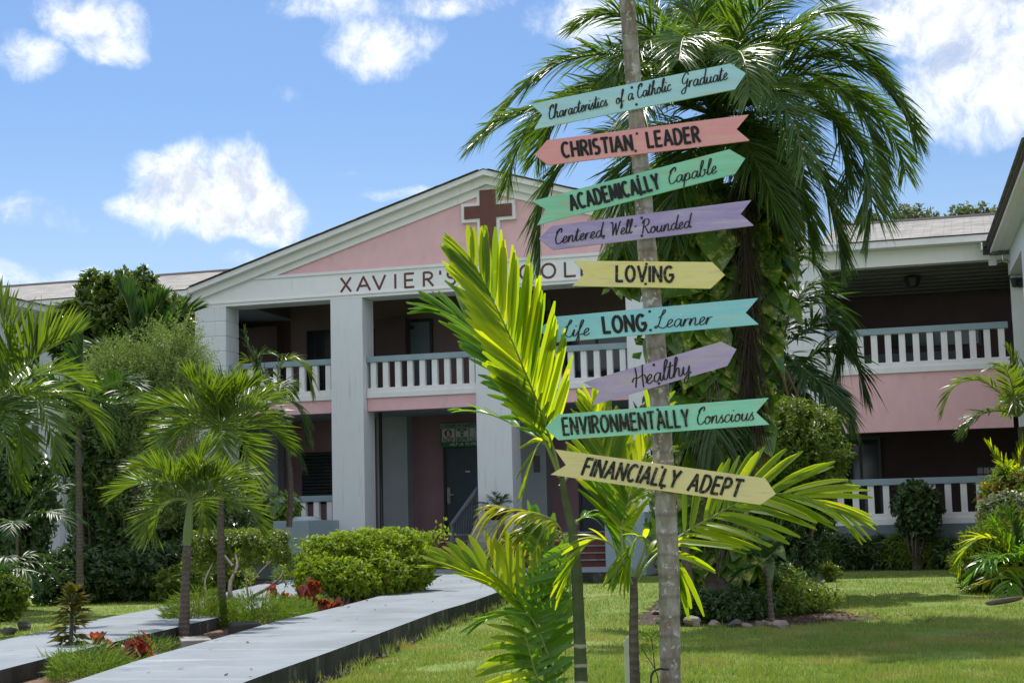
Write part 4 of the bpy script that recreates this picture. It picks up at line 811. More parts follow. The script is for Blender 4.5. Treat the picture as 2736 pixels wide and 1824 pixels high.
B0 = np.stack([gxx-np.cos(th)*wdt, gyy-np.sin(th)*wdt, np.full(n, -.002)], 1); B1 = np.stack([gxx+np.cos(th)*wdt, gyy+np.sin(th)*wdt, np.full(n, -.002)], 1)
B2 = np.stack([gxx+np.cos(la)*ln_, gyy+np.sin(la)*ln_, hgt], 1)
ne = 9000; te = rg_.integers(0, 3, ne); ye = 9.5+20*rg_.random(ne)**1.4           # longer tufts along the path edges
xe = np.where(te == 0, np.interp(ye, KY, KX)+np.abs(rg_.normal(.03, .05, ne)), np.where(te == 1, np.interp(ye, [p_[1] for p_ in FAR_T], [p_[0] for p_ in FAR_T])-np.abs(rg_.normal(.02, .04, ne)), np.interp(ye, [p_[1] for p_ in NEAR_L], [p_[0] for p_ in NEAR_L])-np.abs(rg_.normal(.02, .05, ne))))
okk = np.sin(ye*3.1+te*2)+np.sin(ye*7.7) > -.1; xe, ye, te = xe[okk], ye[okk], te[okk]; ne = len(xe); he = rg_.uniform(.04, .13, ne); a_ = rg_.uniform(0, 6.28, ne); z0 = np.where(te == 2, .06, -.002)
E0 = np.stack([xe-np.cos(a_)*.006, ye-np.sin(a_)*.006, z0], 1); E1 = np.stack([xe+np.cos(a_)*.006, ye+np.sin(a_)*.006, z0], 1); E2 = np.stack([xe+rg_.normal(0, .03, ne), ye+rg_.normal(0, .03, ne), z0+he], 1)
B0, B1, B2 = np.vstack([B0, E0]), np.vstack([B1, E1]), np.vstack([B2, E2]); n = len(B0)
V = np.stack([B0, B1, B2], 1).reshape(-1, 3); o = MB().add(V, np.arange(3*n).reshape(-1, 3)).build('grass', GRASS); setp(o, 'short mown green grass covering the lawn', 'grass', None, 'stuff')
# ------------------------------------------------------------------ rocks and slabs
def rock(c, r, label, m_=LIME, seed=0, flat=.7):
    rr = np.random.default_rng(seed); n1, n2 = 12, 18; V = []
    ph = nrm(rr.normal(0, 1, (16, 3))); am = rr.uniform(.55, .95, 16)
    for i in range(n1):
        a = math.pi*i/(n1-1)
        for j in range(n2):
            t2 = 2*math.pi*j/n2; d = np.array([math.sin(a)*math.cos(t2), math.sin(a)*math.sin(t2), math.cos(a)])
            s = min([1.05]+[am_/max(d@p_, .05) for p_, am_ in zip(ph, am) if d@p_ > .3]); V.append(d*s*(1+rr.normal(0, .02))*r*1.35*np.array([1.15, .9, flat]))
    idx = np.arange(n1*n2).reshape(n1, n2); q = np.stack([idx[:-1], idx[1:], np.roll(idx[1:], -1, 1), np.roll(idx[:-1], -1, 1)], -1).reshape(-1, 4)
    o = MB().add(V, q).build('rock', m_); o.location = (c[0], c[1], r*flat*.7); o.rotation_euler = (0, 0, rr.uniform(0, 6)); setp(o, label, 'rock', 'rocks edging the planting beds')
rz_ = [(1590,1431,17,'pale pointed limestone rock, largest in the row edging the tree bed',LIME),(1640,1434,13,'grey limestone rock just right of the pale pointed one edging the tree bed',LIME),(1692,1434,15,'second grey limestone rock in the row edging the tree bed',LIMED),(1715,1437,11,'tan limestone rock between grey rocks edging the tree bed',LIME),(1742,1434,11,'dark small rock right of the tan one edging the tree bed',LIMED),(1760,1433,12,'rounded pale rock right of the dark one edging the tree bed',LIME),(1795,1437,16,'long low rock at the right end of the row edging the tree bed',LIME),
       (1505,1408,9,'small pale rock by the signpost trunk, left end of the tree bed edge',LIME),(1875,1330,18,'wide grey rock under the rounded shrub at the back of the tree bed',LIMED),(1905,1327,11,'small grey rock beside the wide one at the back of the tree bed',LIMED),
       (55,1440,16,'grey rock on the lawn at the left edge below the dark bush',LIMED),(20,1452,14,'low dark rock at the very left edge of the lawn',LIMED),(120,1366,14,'dark rock at the foot of the low hedge',LIMED),(385,1356,12,'pale rock at the foot of the low hedge behind the twin palms',LIME)]
for i, (x, y, r, lab, m_) in enumerate(rz_):
    g_ = gndd(x, y+r*.4); rock(g_, r*S_*g_[1]/FPX, lab, m_, 40+i)
for i, (x0, x1, y, lab) in enumerate([(412, 492, 1502, 'flat mossy concrete slab at the foot of the front twin palm'), (528, 606, 1462, 'flat mossy concrete slab at the foot of the rear twin palm')]):
    a = gndd(x0, y, .08); b_ = gndd(x1, y-6, .08); c_ = (a+b_)/2; o = MB().box((-abs(b_[0]-a[0])/2, 0, 0), (abs(b_[0]-a[0])/2, .55, .12)).build('concrete_slab', KERB if i else CONC, None, bevel=.012); o.location = (c_[0], c_[1], .07); o.rotation_euler = (0, 0, .25); setp(o, lab, 'slab', 'concrete slabs in the flower bed')
gl = gndd(2305, 1392); o = MB().tube(catmull([(-.2,0,.04),(0,.05,.06),(.25,.1,.09)], 8), [.02,.032,.035,.036,.034,.034,.03,.02], 8).build('log', TWIG, None, True); o.location = gl; setp(o, 'short grey log lying on the bare soil of the right bed', 'log')
go = gndd(1390, 1900); o = None
mk = at(1683, 1760, 9.9); t_ = thing('marker_post', 'pale green flat marker stake standing behind the thin brown areca stem', 'stake', (mk[0], 9.9, 0)); 
MB().prism([(-.032, -.05), (.0, -.05), (.0, .42), (-.032, .385)], 0, .012).build('stake_board', surf('stake_paint', (.62,.66,.55), (.5,.55,.45), .6, 6), t_)
hs = at(1760, 1810, 9.35); o = MB().tube(catmull([(-.045,0,-.06),(-.04,0,.02),(0,0,.05),(.06,.02,.045)], 12), .007, 6).build('hose_loop', BLACK, None, True); o.location = hs-np.array([0,0,.0]); setp(o, 'black hose loop beside the foot of the signpost trunk', 'hose')
# ------------------------------------------------------------------ fronds
def frond(parent, pts, n=40, L=.5, w=.02, a0=65, a1=22, vee=25, droop=.25, pet=.15, seg=4, mats=None, seed=0, r0=.012, upref=(0, 0, 1), jit=.12, fold=.35, origin=(0, 0, 0), lenp=None, name='frond', a0b=None, one=None, twist=.25, tip=.04, pleat=0):
    rr = np.random.default_rng(seed); P = catmull(pts, 60); seglen = np.concatenate([[0], np.cumsum(np.linalg.norm(np.diff(P, axis=0), axis=1))]); s = seglen/seglen[-1]
    T = nrm(np.gradient(P, axis=0)); u = np.asarray(upref, float); Sd = nrm(np.cross(T, u)); Nn = np.cross(Sd, T)
    b = MB(); b.tube(P-np.asarray(origin), np.interp(s, [0, .15, 1], [r0, r0*.75, r0*.18]), 6, 1, False)
    sides = (1, -1) if one is None else (one,)
    for sd in sides:
        t = pet+(1-pet)*np.linspace(0, .995, n)+rr.normal(0, .25/n, n); t = np.clip(t, 0, 1)
        g = lambda A: np.stack([np.interp(t, s, A[:, k]) for k in range(3)], 1)
        p, tt, ss, nn = g(P), nrm(g(T)), nrm(g(Sd)), nrm(g(Nn))
        q = (t-pet)/(1-pet)
        aa = np.radians((a0 if sd == 1 or a0b is None else a0b)+(a1-a0)*q+rr.normal(0, 60*jit*.6, n)); vv = np.radians(vee+rr.normal(0, 70*jit, n))
        d = np.cos(aa)[:, None]*tt+np.sin(aa)[:, None]*(sd*np.cos(vv)[:, None]*ss+np.sin(vv)[:, None]*nn); d = nrm(d)
        lp = np.interp(q, [0, .12, .45, .8, 1], lenp or [.55, .85, 1, .8, .42])*L*(1+rr.normal(0, jit*.7, n))
        wv = nrm(tt-d*(tt*d).sum(1)[:, None]); nv = np.cross(d, wv)*sd
        tw = rr.normal(0, twist, n)[:, None]; wv, nv = wv*np.cos(tw)+nv*np.sin(tw), nv*np.cos(tw)-wv*np.sin(tw)
        st = np.linspace(0, 1, seg+1); wp = np.interp(st, [0, .18, .55, .85, 1], [.35, .85, 1., .55+tip*.7, tip])
        dr = droop*(1+rr.normal(0, .35, n))
        C = p[:, None, :]+d[:, None, :]*(lp[:, None]*st[None])[:, :, None]; C[:, :, 2] -= (dr*lp)[:, None]*st[None]**2
        ww = w*(.8+.4*rr.random(n))*np.interp(q, [0, .3, .8, 1], [.8, 1, .85, .6])
        Wd = wv[:, None, :]*(ww[:, None]*wp[None])[:, :, None]; Nd = nv[:, None, :]*(ww[:, None]*wp[None]*fold)[:, :, None]
        cs = [(1, 1), (0, 0), (-1, 1)] if not pleat else [(1, .9), (.6, .1), (.3, .75), (0, -.1), (-.3, .75), (-.6, .1), (-1, .9)]
        V = np.stack([C+Wd*a_+Nd*b_ for a_, b_ in cs], 2)-np.asarray(origin); nc = len(cs)
        m_ = (seg+1)*nc; base = (np.arange(n)*m_)[:, None, None]; i = (np.arange(seg)*nc)[None, :, None]
        F = np.concatenate([(base+i+np.array([j, j+1, nc+j+1, nc+j])[None, None]).reshape(-1, 4) for j in range(nc-1)])
        b.add(V.reshape(-1, 3), F, 0)
    return b.build(name, mats, parent, True)
def spray(c, az, el, L, bend, k=7):
    """a frond's line: leaves c at azimuth az, elevation el (degrees), bending down by bend over its length"""
    P = [np.array(c, float)]; a = math.radians(az)
    for i in range(k):
        e = math.radians(el-bend*((i+.5)/k)**1.3); P.append(P[-1]+np.array([math.cos(a)*math.cos(e), math.sin(a)*math.cos(e), math.sin(e)])*L/k)
    return P
def palm(label, base, trunk, crown, fr, leaf, shaft=None, group=None, tm=None, rach=None, seed=0, **kw):
    """trunk: list of (x,y,z,r); fr: list of (az, el, L, bend) or explicit lines"""
    base = np.array([base[0], base[1], 0.]); t_ = thing('palm_tree', label, 'palm tree', base, 0, group)
    T4 = np.array(trunk, float); n = 70; PP = catmull(T4[:, :3], n); RR = np.interp(np.linspace(0, 1, n), np.linspace(0, 1, len(T4)), T4[:, 3])
    rr = np.random.default_rng(seed); RR = RR*(1+.03*np.sin(np.arange(n)*1.6)+rr.normal(0, .01, n))
    MB().tube(PP-base, RR, 12).build('trunk', tm or BARKP, t_, True)
    if shaft:
        S4 = np.array(shaft, float); m_ = 16; SP = catmull(S4[:, :3], m_); MB().tube(SP-base, np.interp(np.linspace(0, 1, m_), np.linspace(0, 1, len(S4)), S4[:, 3]), 12).build('crownshaft', SHAFT, t_, True)
    for i, f in enumerate(fr):
        k2 = dict(kw); lf = leaf
        if isinstance(f, dict): f = dict(f); pts = f.pop('pts'); lf = f.pop('leaf', leaf); k2.update(f)
        else: pts = spray(crown, *f)
        frond(t_, pts, mats=[lf, rach or RACHIS], seed=seed*100+i, origin=base, **k2)
    return t_
def auto(n, L, e0, e1, b0, b1, seed=0, az0=0.):
    rr = np.random.default_rng(seed); out = []
    for i in range(n):
        q = i/(n-1); out.append((az0+i*137.5+rr.normal(0, 8), e0+(e1-e0)*q+rr.normal(0, 5), L*(.85+.3*rr.random())*(.8+.2*q if q > .1 else .75), b0+(b1-b0)*q+rr.normal(0, 8)))
    return out
# ---- twin young palms between the paths
def trunk_px(px, Y, z0=0.): return [tuple(atd(x, y, Y))+(w_*.5*S_*Y/FPX,) for x, y, w_ in px]
Y = 15.75; g_ = atd(421, 1486, Y)
palm('young palm with green crownshaft, front one of the twin palms between the paths', g_, trunk_px([(422,1495,38),(421,1478,30),(424,1400,23),(427,1320,19),(430,1240,18)], Y), atd(437,1150,Y),
     auto(15, .77, 84, 10, 60, 110, 11, 20), LF['xmas'], trunk_px([(429,1252,20),(432,1215,22),(436,1165,15),(437,1140,8)], Y), 'twin palms between the paths', seed=1, n=50, L=.34, w=.0085, a0=58, a1=22, vee=36, droop=.10, pet=.16, r0=.012)
Y = 17.9; g_ = atd(512, 1455, Y)
palm('taller young palm with plain grey trunk, rear one of the twin palms between the paths', g_, trunk_px([(512,1462,26),(511,1440,22),(508,1300,18),(506,1180,16),(506,1080,16)], Y), atd(505,985,Y),
     auto(15, .93, 84, 2, 55, 100, 12, 75), LF['xmas'], trunk_px([(506,1090,18),(505,1040,19),(505,990,12),(505,970,7)], Y), 'twin palms between the paths', seed=2, n=48, L=.44, w=.0115, a0=56, a1=22, vee=36, droop=.07, pet=.15, r0=.014)
# ---- left edge palms
Y = 17.5; c0 = atd(-6, 915, Y); cc = lambda x, y, dY=0: atd(x, y, Y+dY)
palm('large palm cut by the left edge, fronds spreading over the rounded dark bush', (c0[0], Y), [(c0[0]-.1, Y, -.05, .07), (c0[0]-.05, Y, .9, .055), (c0[0], Y, c0[2]-.1, .05)], c0,
     [dict(pts=[c0, cc(40,860), cc(90,815), cc(135,790), cc(165,778)], L=.75, a0=70, a1=30, vee=60), dict(pts=[c0, cc(60,900), cc(130,905), cc(195,940), cc(225,990)], L=.5, droop=.3),
      dict(pts=[c0, cc(40,905,-.4), cc(90,925,-.7), cc(120,1000,-.9), cc(130,1060,-1)], L=.45), dict(pts=[c0, cc(20,820), cc(10,740), cc(-10,680)], L=.6), dict(pts=[c0, cc(-40,880), cc(-100,840), cc(-160,860)], L=.6),
      dict(pts=[c0, cc(20,940,-.5), cc(50,1000,-.8), cc(55,1060,-.9)], L=.45), dict(pts=[c0, cc(60,870,.6), cc(140,860,1.2), cc(200,890,1.6)], L=.5), dict(pts=[c0, cc(-10,960,-.8), cc(-20,1040,-1.2)], L=.45), dict(pts=[c0, cc(10,985,-.3), cc(22,1060,-.3), cc(40,1110,-.2)], L=.4)],
     LF['xmas'], seed=3, n=44, w=.017, a0=58, a1=20, vee=32, droop=.1, pet=.1, r0=.02)
Y = 24.; c0 = atd(183, 965, Y); cc = lambda x, y, dY=0: atd(x, y, Y+dY)
palm('thin dark trunked palm behind the large edge palm, trunk rising from the low hedge', atd(183,1300,Y), trunk_px([(183,1345,19),(183,1290,16),(181,1150,15),(180,1040,14),(182,985,12)], Y), c0,
     [dict(pts=[c0, cc(185,900), cc(190,840), cc(192,770)], L=.62, vee=40), dict(pts=[c0, cc(150,920), cc(110,920), cc(70,960)], L=.5), dict(pts=[c0, cc(210,920), cc(235,930), cc(240,985)], L=.5), (200,60,1.5,70), (320,50,1.6,80), (100,55,1.6,80), (30,35,1.7,90), (250,30,1.5,90), (160,40,1.5,80)],
     LF['dark'], seed=4, n=30, L=.55, w=.026, a0=58, a1=22, vee=32, droop=.18, pet=.1, r0=.018)
Y = 30.4; c0 = atd(318, 850, Y); cc = lambda x, y, dY=0: atd(x, y, Y+dY)
palm('dark upright palm whose stiff V of fronds rises in front of the left roof', atd(312,1290,Y), trunk_px([(312,1310,16),(314,1100,14),(317,900,13)], Y), c0,
     [dict(pts=[c0, cc(308,770), cc(292,700), cc(270,655)], vee=50), dict(pts=[c0, cc(330,770), cc(350,720), cc(375,690)], vee=50), dict(pts=[c0, cc(360,780), cc(410,730), cc(450,715)], vee=45), (90,60,1.6,60), (180,45,1.3,80), (240,40,1.2,80)],
     LF['dark'], seed=5, n=40, L=.75, w=.03, a0=50, a1=18, vee=35, droop=.1, pet=.12, r0=.025)
Y = 31.; c0 = atd(640, 915, Y); cc = lambda x, y, dY=0: atd(x, y, Y+dY)
palm('feathery palm with arching yellow edged fronds in front of the portico railing', atd(668,1150,Y), trunk_px([(664,1210,14),(668,1120,13),(660,1010,11),(645,940,10)], Y), c0,
     [dict(pts=[c0, cc(590,830), cc(568,790), cc(560,755)]), dict(pts=[c0, cc(590,850), cc(600,815), cc(640,815)]), dict(pts=[c0, cc(640,850), cc(670,822), cc(705,850), cc(715,900)], leaf=LF['xmas']), dict(pts=[c0, cc(600,870), cc(575,830), cc(552,840)], leaf=LF['xmas']), dict(pts=[c0, cc(665,920), cc(690,945), cc(702,1000)]),
      dict(pts=[c0, cc(660,980), cc(680,1030), cc(690,1060)]), dict(pts=[c0, cc(620,930), cc(600,980), cc(590,1030)]), (200,40,1.2,110), (90,50,1.4,100), (140,30,1.3,110)],
     LF['dark'], seed=6, n=44, L=.5, w=.016, a0=60, a1=30, vee=15, droop=.35, pet=.15, r0=.018)
# ---- foreground areca clump by the signpost
Y = 9.72; f = lambda x, y, dY=0: at(x, y, Y+dY)
b0 = at(1555, 1830, 9.72); b0[2] = 0
cr = f(1493, 1260)
palm('areca with ringed green stem and tall bright frond left of the signpost trunk', b0, [tuple(f(1556,1900))+(.041,), tuple(f(1553,1824))+(.040,), tuple(f(1548,1690))+(.036,), tuple(f(1541,1540))+(.034,), tuple(f(1530,1420))+(.028,), tuple(f(1512,1340))+(.022,), tuple(f(1500,1270))+(.016,)], cr,
     [dict(pts=[f(1496,1275),f(1482,1210),f(1438,1080,-.2),f(1399,985,-.38),f(1359,890,-.48),f(1318,805,-.5),f(1283,735,-.5),f(1256,690,-.48)], n=36, L=.58, w=.0255, a0=36, a1=24, a0b=30, vee=10, droop=.02, pet=.16, r0=.011, upref=(.25,-.9,.3), fold=.3, lenp=[.7,.95,1,.72,.36], jit=.045, twist=.15),
      dict(pts=[f(1494,1275,-.02),f(1470,1215,-.05),f(1425,1115,-.12),f(1365,1015,-.2),f(1300,915,-.25),f(1252,868,-.2),f(1200,838,-.24),f(1160,828,-.28)], n=34, L=.42, w=.0195, a0=48, a1=12, vee=8, droop=.08, twist=.15, pet=.22, r0=.010, upref=(.1,-.6,.75), leaf=LF['fored'], jit=.08),
      dict(pts=[f(1490,1262,.05),f(1460,1190,.1),f(1400,1150,.2),f(1320,1110,.3),f(1235,1094,.35)], n=5, L=.22, w=.012, a0=25, a1=10, pet=.4, leaf=LF['fored']),
      dict(pts=[f(1492,1262,.05),f(1455,1180,.0),f(1425,1215,-.05),f(1405,1290,-.06)], n=6, L=.2, w=.012, a0=20, a1=10, pet=.3),
      dict(pts=[f(1495,1300,.1),f(1545,1250,.2),f(1600,1300,.25),f(1650,1380,.3)], n=12, L=.25, w=.013, a0=35, a1=15, pet=.3, leaf=LF['fored'])],
     LF['fore'], seed=7, tm=BAMB, seg=6, tip=.3, pleat=1, group='areca palms around the signpost')
b1 = at(1700, 1830, 9.62); b1[2] = 0; Y = 9.62
palm('areca with brown sheathed stem and wide arching fronds just behind the signpost trunk', b1, [tuple(f(1699,1900))+(.031,), tuple(f(1697,1824))+(.031,), tuple(f(1693,1700))+(.028,), tuple(f(1694,1600))+(.025,), tuple(f(1692,1540))+(.021,)], f(1690,1540),
     [dict(pts=[f(1690,1555,.2),f(1668,1450,.5),f(1645,1340,.6),f(1618,1230,.7),f(1600,1150,.8),f(1585,1090,.8)], n=26, L=.48, w=.026, a0=36, a1=16, vee=12, twist=.15, droop=.1, pet=.3, upref=(.3,-.9,.2), jit=.07, lenp=[.8,1,1,.7,.35]),
      dict(pts=[f(1695,1560,.2),f(1745,1490,.5),f(1822,1428,.65),f(1900,1382,.7),f(1985,1338,.7),f(2075,1318,.65),f(2165,1330,.6),f(2250,1372,.55)], n=29, L=.52, w=.0235, a0=66, a1=14, a0b=60, vee=12, droop=.12, twist=.18, pet=.24, upref=(-.1,-.8,.6), r0=.012, jit=.07),
      dict(pts=[f(1690,1560,.1),f(1660,1430,.3),f(1690,1300,.5),f(1735,1180,.6),f(1760,1060,.6)], n=16, L=.34, w=.022, a0=38, a1=18, vee=25, pet=.3, upref=(0,-.9,.3)),
      dict(pts=[f(1688,1560,-.05),f(1650,1470,-.1),f(1590,1440,-.1),f(1540,1490,-.1),f(1510,1560,-.1)], n=9, L=.25, w=.016, a0=30, a1=15, pet=.4),
      dict(pts=[f(1692,1550,.05),f(1725,1450,.1),f(1700,1440,.0),f(1665,1520,-.1)], n=7, L=.26, w=.02, a0=30, a1=12, pet=.45),
      dict(pts=[f(1695,1560,.05),f(1735,1480,.0),f(1790,1470,.1),f(1810,1550,.15)], n=8, L=.3, w=.022, a0=35, a1=12, pet=.4)],
     LF['fore'], seed=8, tm=BARKP, seg=6, tip=.3, pleat=1, group='areca palms around the signpost')
b2 = at(1450, 1900, 9.95); b2[2] = 0; Y = 9.95
palm('low areca shoot with broad pale fronds over the kerb, lowest of the areca clump', b2, [tuple(f(1470,1960))+(.022,), tuple(f(1472,1824))+(.02,), tuple(f(1462,1740))+(.017,), tuple(f(1450,1690))+(.014,)], f(1450,1690),
     [dict(pts=[f(1465,1730),f(1440,1680),f(1405,1625),f(1354,1580),f(1304,1552),f(1255,1530),f(1217,1518)], n=18, L=.48, w=.034, a0=62, a1=22, a0b=30, vee=30, droop=.16, pet=.1, upref=(.1,-.55,.8), lenp=[.8,1,1,.8,.5], jit=.06, fold=.2),
      dict(pts=[f(1470,1760,.1),f(1485,1640,.15),f(1480,1540,.2),f(1450,1450,.25),f(1420,1390,.3)], n=16, L=.34, w=.027, a0=38, a1=18, pet=.2, leaf=LF['fored'], upref=(0,-.8,.5)),
      dict(pts=[f(1526,1430,-.05),f(1528,1500,-.08),f(1521,1600,-.1),f(1512,1710,-.1),f(1506,1850,-.1)], n=22, L=.34, w=.02, a0=75, a1=70, vee=10, droop=.1, pet=.05, upref=(0,-.7,.4), leaf=LF['fored'], r0=.008, one=1),
      dict(pts=[f(1480,1900,-.15),f(1441,1824,-.2),f(1420,1760,-.2),f(1408,1715,-.2),f(1400,1680,-.2)], n=17, L=.38, w=.024, a0=95, a1=45, vee=8, droop=.25, pet=.05, upref=(0,-.9,.3), one=-1),
      dict(pts=[f(1470,1880,-.1),f(1450,1780,-.1),f(1445,1690,-.1),f(1452,1600,-.05),f(1470,1540,0)], n=17, L=.34, w=.026, a0=60, a1=25, vee=20, pet=.1, leaf=LF['fored'], upref=(.2,-.9,.2)),
      dict(pts=[f(1470,1760,-.1),f(1420,1650,-.15),f(1370,1640,-.2),f(1310,1650,-.25),f(1275,1665,-.28)], n=9, L=.25, w=.016, a0=25, a1=12, pet=.3, leaf=LF['fored']),
      dict(pts=[f(1512,1460,.1),f(1490,1400,.1),f(1440,1372,.12),f(1380,1360,.14),f(1318,1348,.16)], n=20, L=.3, w=.012, a0=58, a1=14, vee=-5, droop=.75, pet=.2, leaf=LF['yel'], r0=.008),
      dict(pts=[f(1515,1470,.2),f(1480,1420,.3),f(1430,1400,.35),f(1370,1420,.4)], n=18, L=.36, w=.012, a0=70, a1=30, vee=-10, droop=.6, pet=.15, leaf=LF['yel'], r0=.007),
      dict(pts=[f(1515,1450,.1),f(1545,1390,.15),f(1600,1380,.2),f(1640,1440,.25)], n=12, L=.25, w=.014, a0=40, a1=15, pet=.3, droop=.5, leaf=LF['fored'])],
     LF['fore'], seed=9, tm=BAMB, seg=6, tip=.25, pleat=1, group='areca palms around the signpost')
# ---- crown of the signpost palm, above the picture
palm_c = POST_TOP; 
MB().tube(catmull([palm_c-POST_C, palm_c-POST_C+np.array([-.03,0,.35]), palm_c-POST_C+np.array([-.05,0,.7])], 10), [.05]*5+[.045]*5, 10).build('crownshaft', SHAFT, post, True)
for i, ff in enumerate(auto(11, 1.3, 80, 10, 60, 95, 31, 40)):
    frond(post, spray(palm_c+np.array([-.05,0,.7]), *ff), n=36, L=.4, w=.014, mats=[LF['xmas'], RACHIS], seed=900+i, origin=POST_C, pet=.14, vee=25, droop=.2, r0=.013)
# ---- the tall palm behind the boards
Y = 19.2; c0 = atd(1640, 262, Y); cc = lambda x, y, dY=0: atd(x, y, Y+dY)
R_ = lambda pts, **k: dict(pts=[c0]+pts, **k)
big = [R_([cc(1560,165,-.3),cc(1440,125,-.5),cc(1300,140,-.7),cc(1190,215,-.8),cc(1120,300,-.8)]), R_([cc(1530,215,.4),cc(1400,200,.8),cc(1270,250,1),cc(1190,340,1.1),cc(1165,430,1.2)]),
       R_([cc(1520,230,-.6),cc(1400,220,-1),cc(1270,240,-1.3),cc(1150,280,-1.5),cc(1090,330,-1.6)]), R_([cc(1520,290,.2),cc(1400,310,.3),cc(1300,370,.3),cc(1245,480,.3),cc(1240,610,.3)]),
       R_([cc(1560,300,-.5),cc(1480,340,-.8),cc(1430,430,-1),cc(1430,570,-1)]), R_([cc(1590,150,.6),cc(1540,60,1),cc(1480,-10,1.3),cc(1420,-50,1.5)]), R_([cc(1560,140,-.5),cc(1480,60,-.8),cc(1400,30,-1),cc(1320,60,-1.1)]),
       R_([cc(1640,130,.6),cc(1650,20,1),cc(1670,-70,1.2)]), R_([cc(1680,130,-.7),cc(1740,30,-1.2),cc(1810,-20,-1.5),cc(1890,-10,-1.6)]), R_([cc(1720,150,.4),cc(1810,70,.8),cc(1900,30,1),cc(1990,60,1.1)]),
       R_([cc(1740,190,-.3),cc(1860,130,-.5),cc(1980,160,-.7),cc(2060,230,-.8),cc(2105,320,-.8)]), R_([cc(1760,230,.5),cc(1880,200,.9),cc(1990,240,1.2),cc(2060,330,1.3),cc(2080,400,1.4)]),
       R_([cc(1750,260,-.6),cc(1880,260,-1),cc(1970,330,-1.2),cc(2000,440,-1.3),cc(1995,550,-1.3)]), R_([cc(1740,290,.2),cc(1825,330,.3),cc(1885,410,.3),cc(1920,510,.3),cc(1932,610,.3)]),
       R_([cc(1730,300,-.4),cc(1795,370,-.6),cc(1840,460,-.7),cc(1865,560,-.7)]), R_([cc(1700,310,.4),cc(1760,400,.6),cc(1790,500,.7),cc(1805,610,.7)], leaf=LF['royaly']),
       R_([cc(1700,320,-.8),cc(1760,420,-1.2),cc(1800,520,-1.3)]), R_([cc(1620,170,-1),cc(1590,100,-1.8),cc(1570,90,-2.5),cc(1560,140,-3)]), R_([cc(1660,170,-1),cc(1690,120,-1.9),cc(1710,140,-2.6),cc(1720,220,-3)]),
       R_([cc(1600,200,-1),cc(1540,190,-1.8),cc(1480,240,-2.4),cc(1450,330,-2.7)]), R_([cc(1690,200,-1),cc(1760,210,-1.8),cc(1820,280,-2.3),cc(1850,380,-2.6)]), R_([cc(1600,320,-.6),cc(1560,420,-.9),cc(1550,540,-1)]),
       R_([cc(1640,100,1),cc(1600,30,2),cc(1590,20,3)]), R_([cc(1690,140,1),cc(1750,90,2),cc(1800,110,3)]), R_([cc(1590,180,1),cc(1500,150,2),cc(1420,190,3)]), R_([cc(1680,60,-.2),cc(1740,-60,-.3),cc(1800,-130,-.4)]), R_([cc(1600,60,-.2),cc(1560,-60,-.3),cc(1520,-140,-.3)]),
       R_([cc(1760,210,-.2),cc(1860,170,-.2),cc(1960,230,-.2),cc(2010,330,-.2),cc(2030,430,-.2)]), R_([cc(1740,330,1),cc(1795,420,1.6),cc(1820,510,1.8)]), R_([cc(1560,230,-.2),cc(1460,190,-.3),cc(1350,210,-.3),cc(1270,280,-.2),cc(1230,370,0)]), R_([cc(1720,230,-.5),cc(1810,200,-.8),cc(1900,250,-1),cc(1940,350,-1.1),cc(1945,440,-1.1)]), R_([cc(1580,120,-.6),cc(1520,90,-1.2),cc(1450,120,-1.6),cc(1400,200,-1.8)]), R_([cc(1700,150,-.3),cc(1780,110,-.5),cc(1880,90,-.6),cc(1970,110,-.6),cc(2030,180,-.6)]), R_([cc(1600,330,.5),cc(1540,400,.9),cc(1500,500,1.1),cc(1480,600,1.2)]), R_([cc(1660,210,1),cc(1700,160,2.2),cc(1760,190,3)])]
g_ = atd(1668, 1390, Y)
palm('tall palm with a huge glossy drooping crown behind the arrow boards', g_, trunk_px([(1672,1420,75),(1670,1380,60),(1668,1200,44),(1665,900,40),(1655,600,38),(1642,400,38),(1640,300,42)], Y), c0, big,
     LF['royal'], trunk_px([(1641,390,46),(1640,330,48),(1640,275,40),(1640,240,20)], Y), seed=10, n=200, L=.62, w=.0125, a0=62, a1=28, vee=16, droop=.28, pet=.1, r0=.03, seg=4, jit=.16, tm=BARKT, rach=RACHISD, twist=.45)
tallpalm = bpy.data.objects[-1] if False else [o for o in COL.objects if o.name.startswith('palm_tree')][-1]
tb = np.array(tallpalm.location)
def strands(parent, c_top, n, Lr, spread, m_, seed, rad=.006, origin=(0, 0, 0), name='dead_frond', pts=None, fine=0):
    rr = np.random.default_rng(seed); b = MB(); spine = catmull(pts, 24); b.tube(spine-origin, np.linspace(.035, .008, 24), 6)
    for i in range(n):
        j = rr.integers(1, 23); p0 = spine[j]; a = rr.uniform(0, 6.28); sp = rr.uniform(.2, 1)*spread; l_ = rr.uniform(.5, 1)*Lr
        dv = np.array([math.cos(a)*sp, math.sin(a)*sp*.6, 0]); Q = [p0, p0+dv*.5-np.array([0,0,l_*.3]), p0+dv-np.array([0,0,l_])]
        b.tube(catmull(Q, 5)-origin, np.array([1, .9, .8, .6, .3])*rad, 3, 0, False)
    return b.build(name, m_, parent)
strands(tallpalm, None, 900, .8, .26, LF['dead'], 5, .0045, tb, 'dead_frond', [cc(1700,330,-.7), cc(1705,430,-.9), cc(1712,560,-1), cc(1722,700,-1), cc(1725,850,-1), cc(1727,960,-1)])
strands(tallpalm, None, 520, .4, .42, LF['dead'], 6, .005, tb, 'fruit_stalk', [cc(1690,330,-.4), cc(1730,400,-.5), cc(1755,450,-.6), cc(1765,500,-.6)])
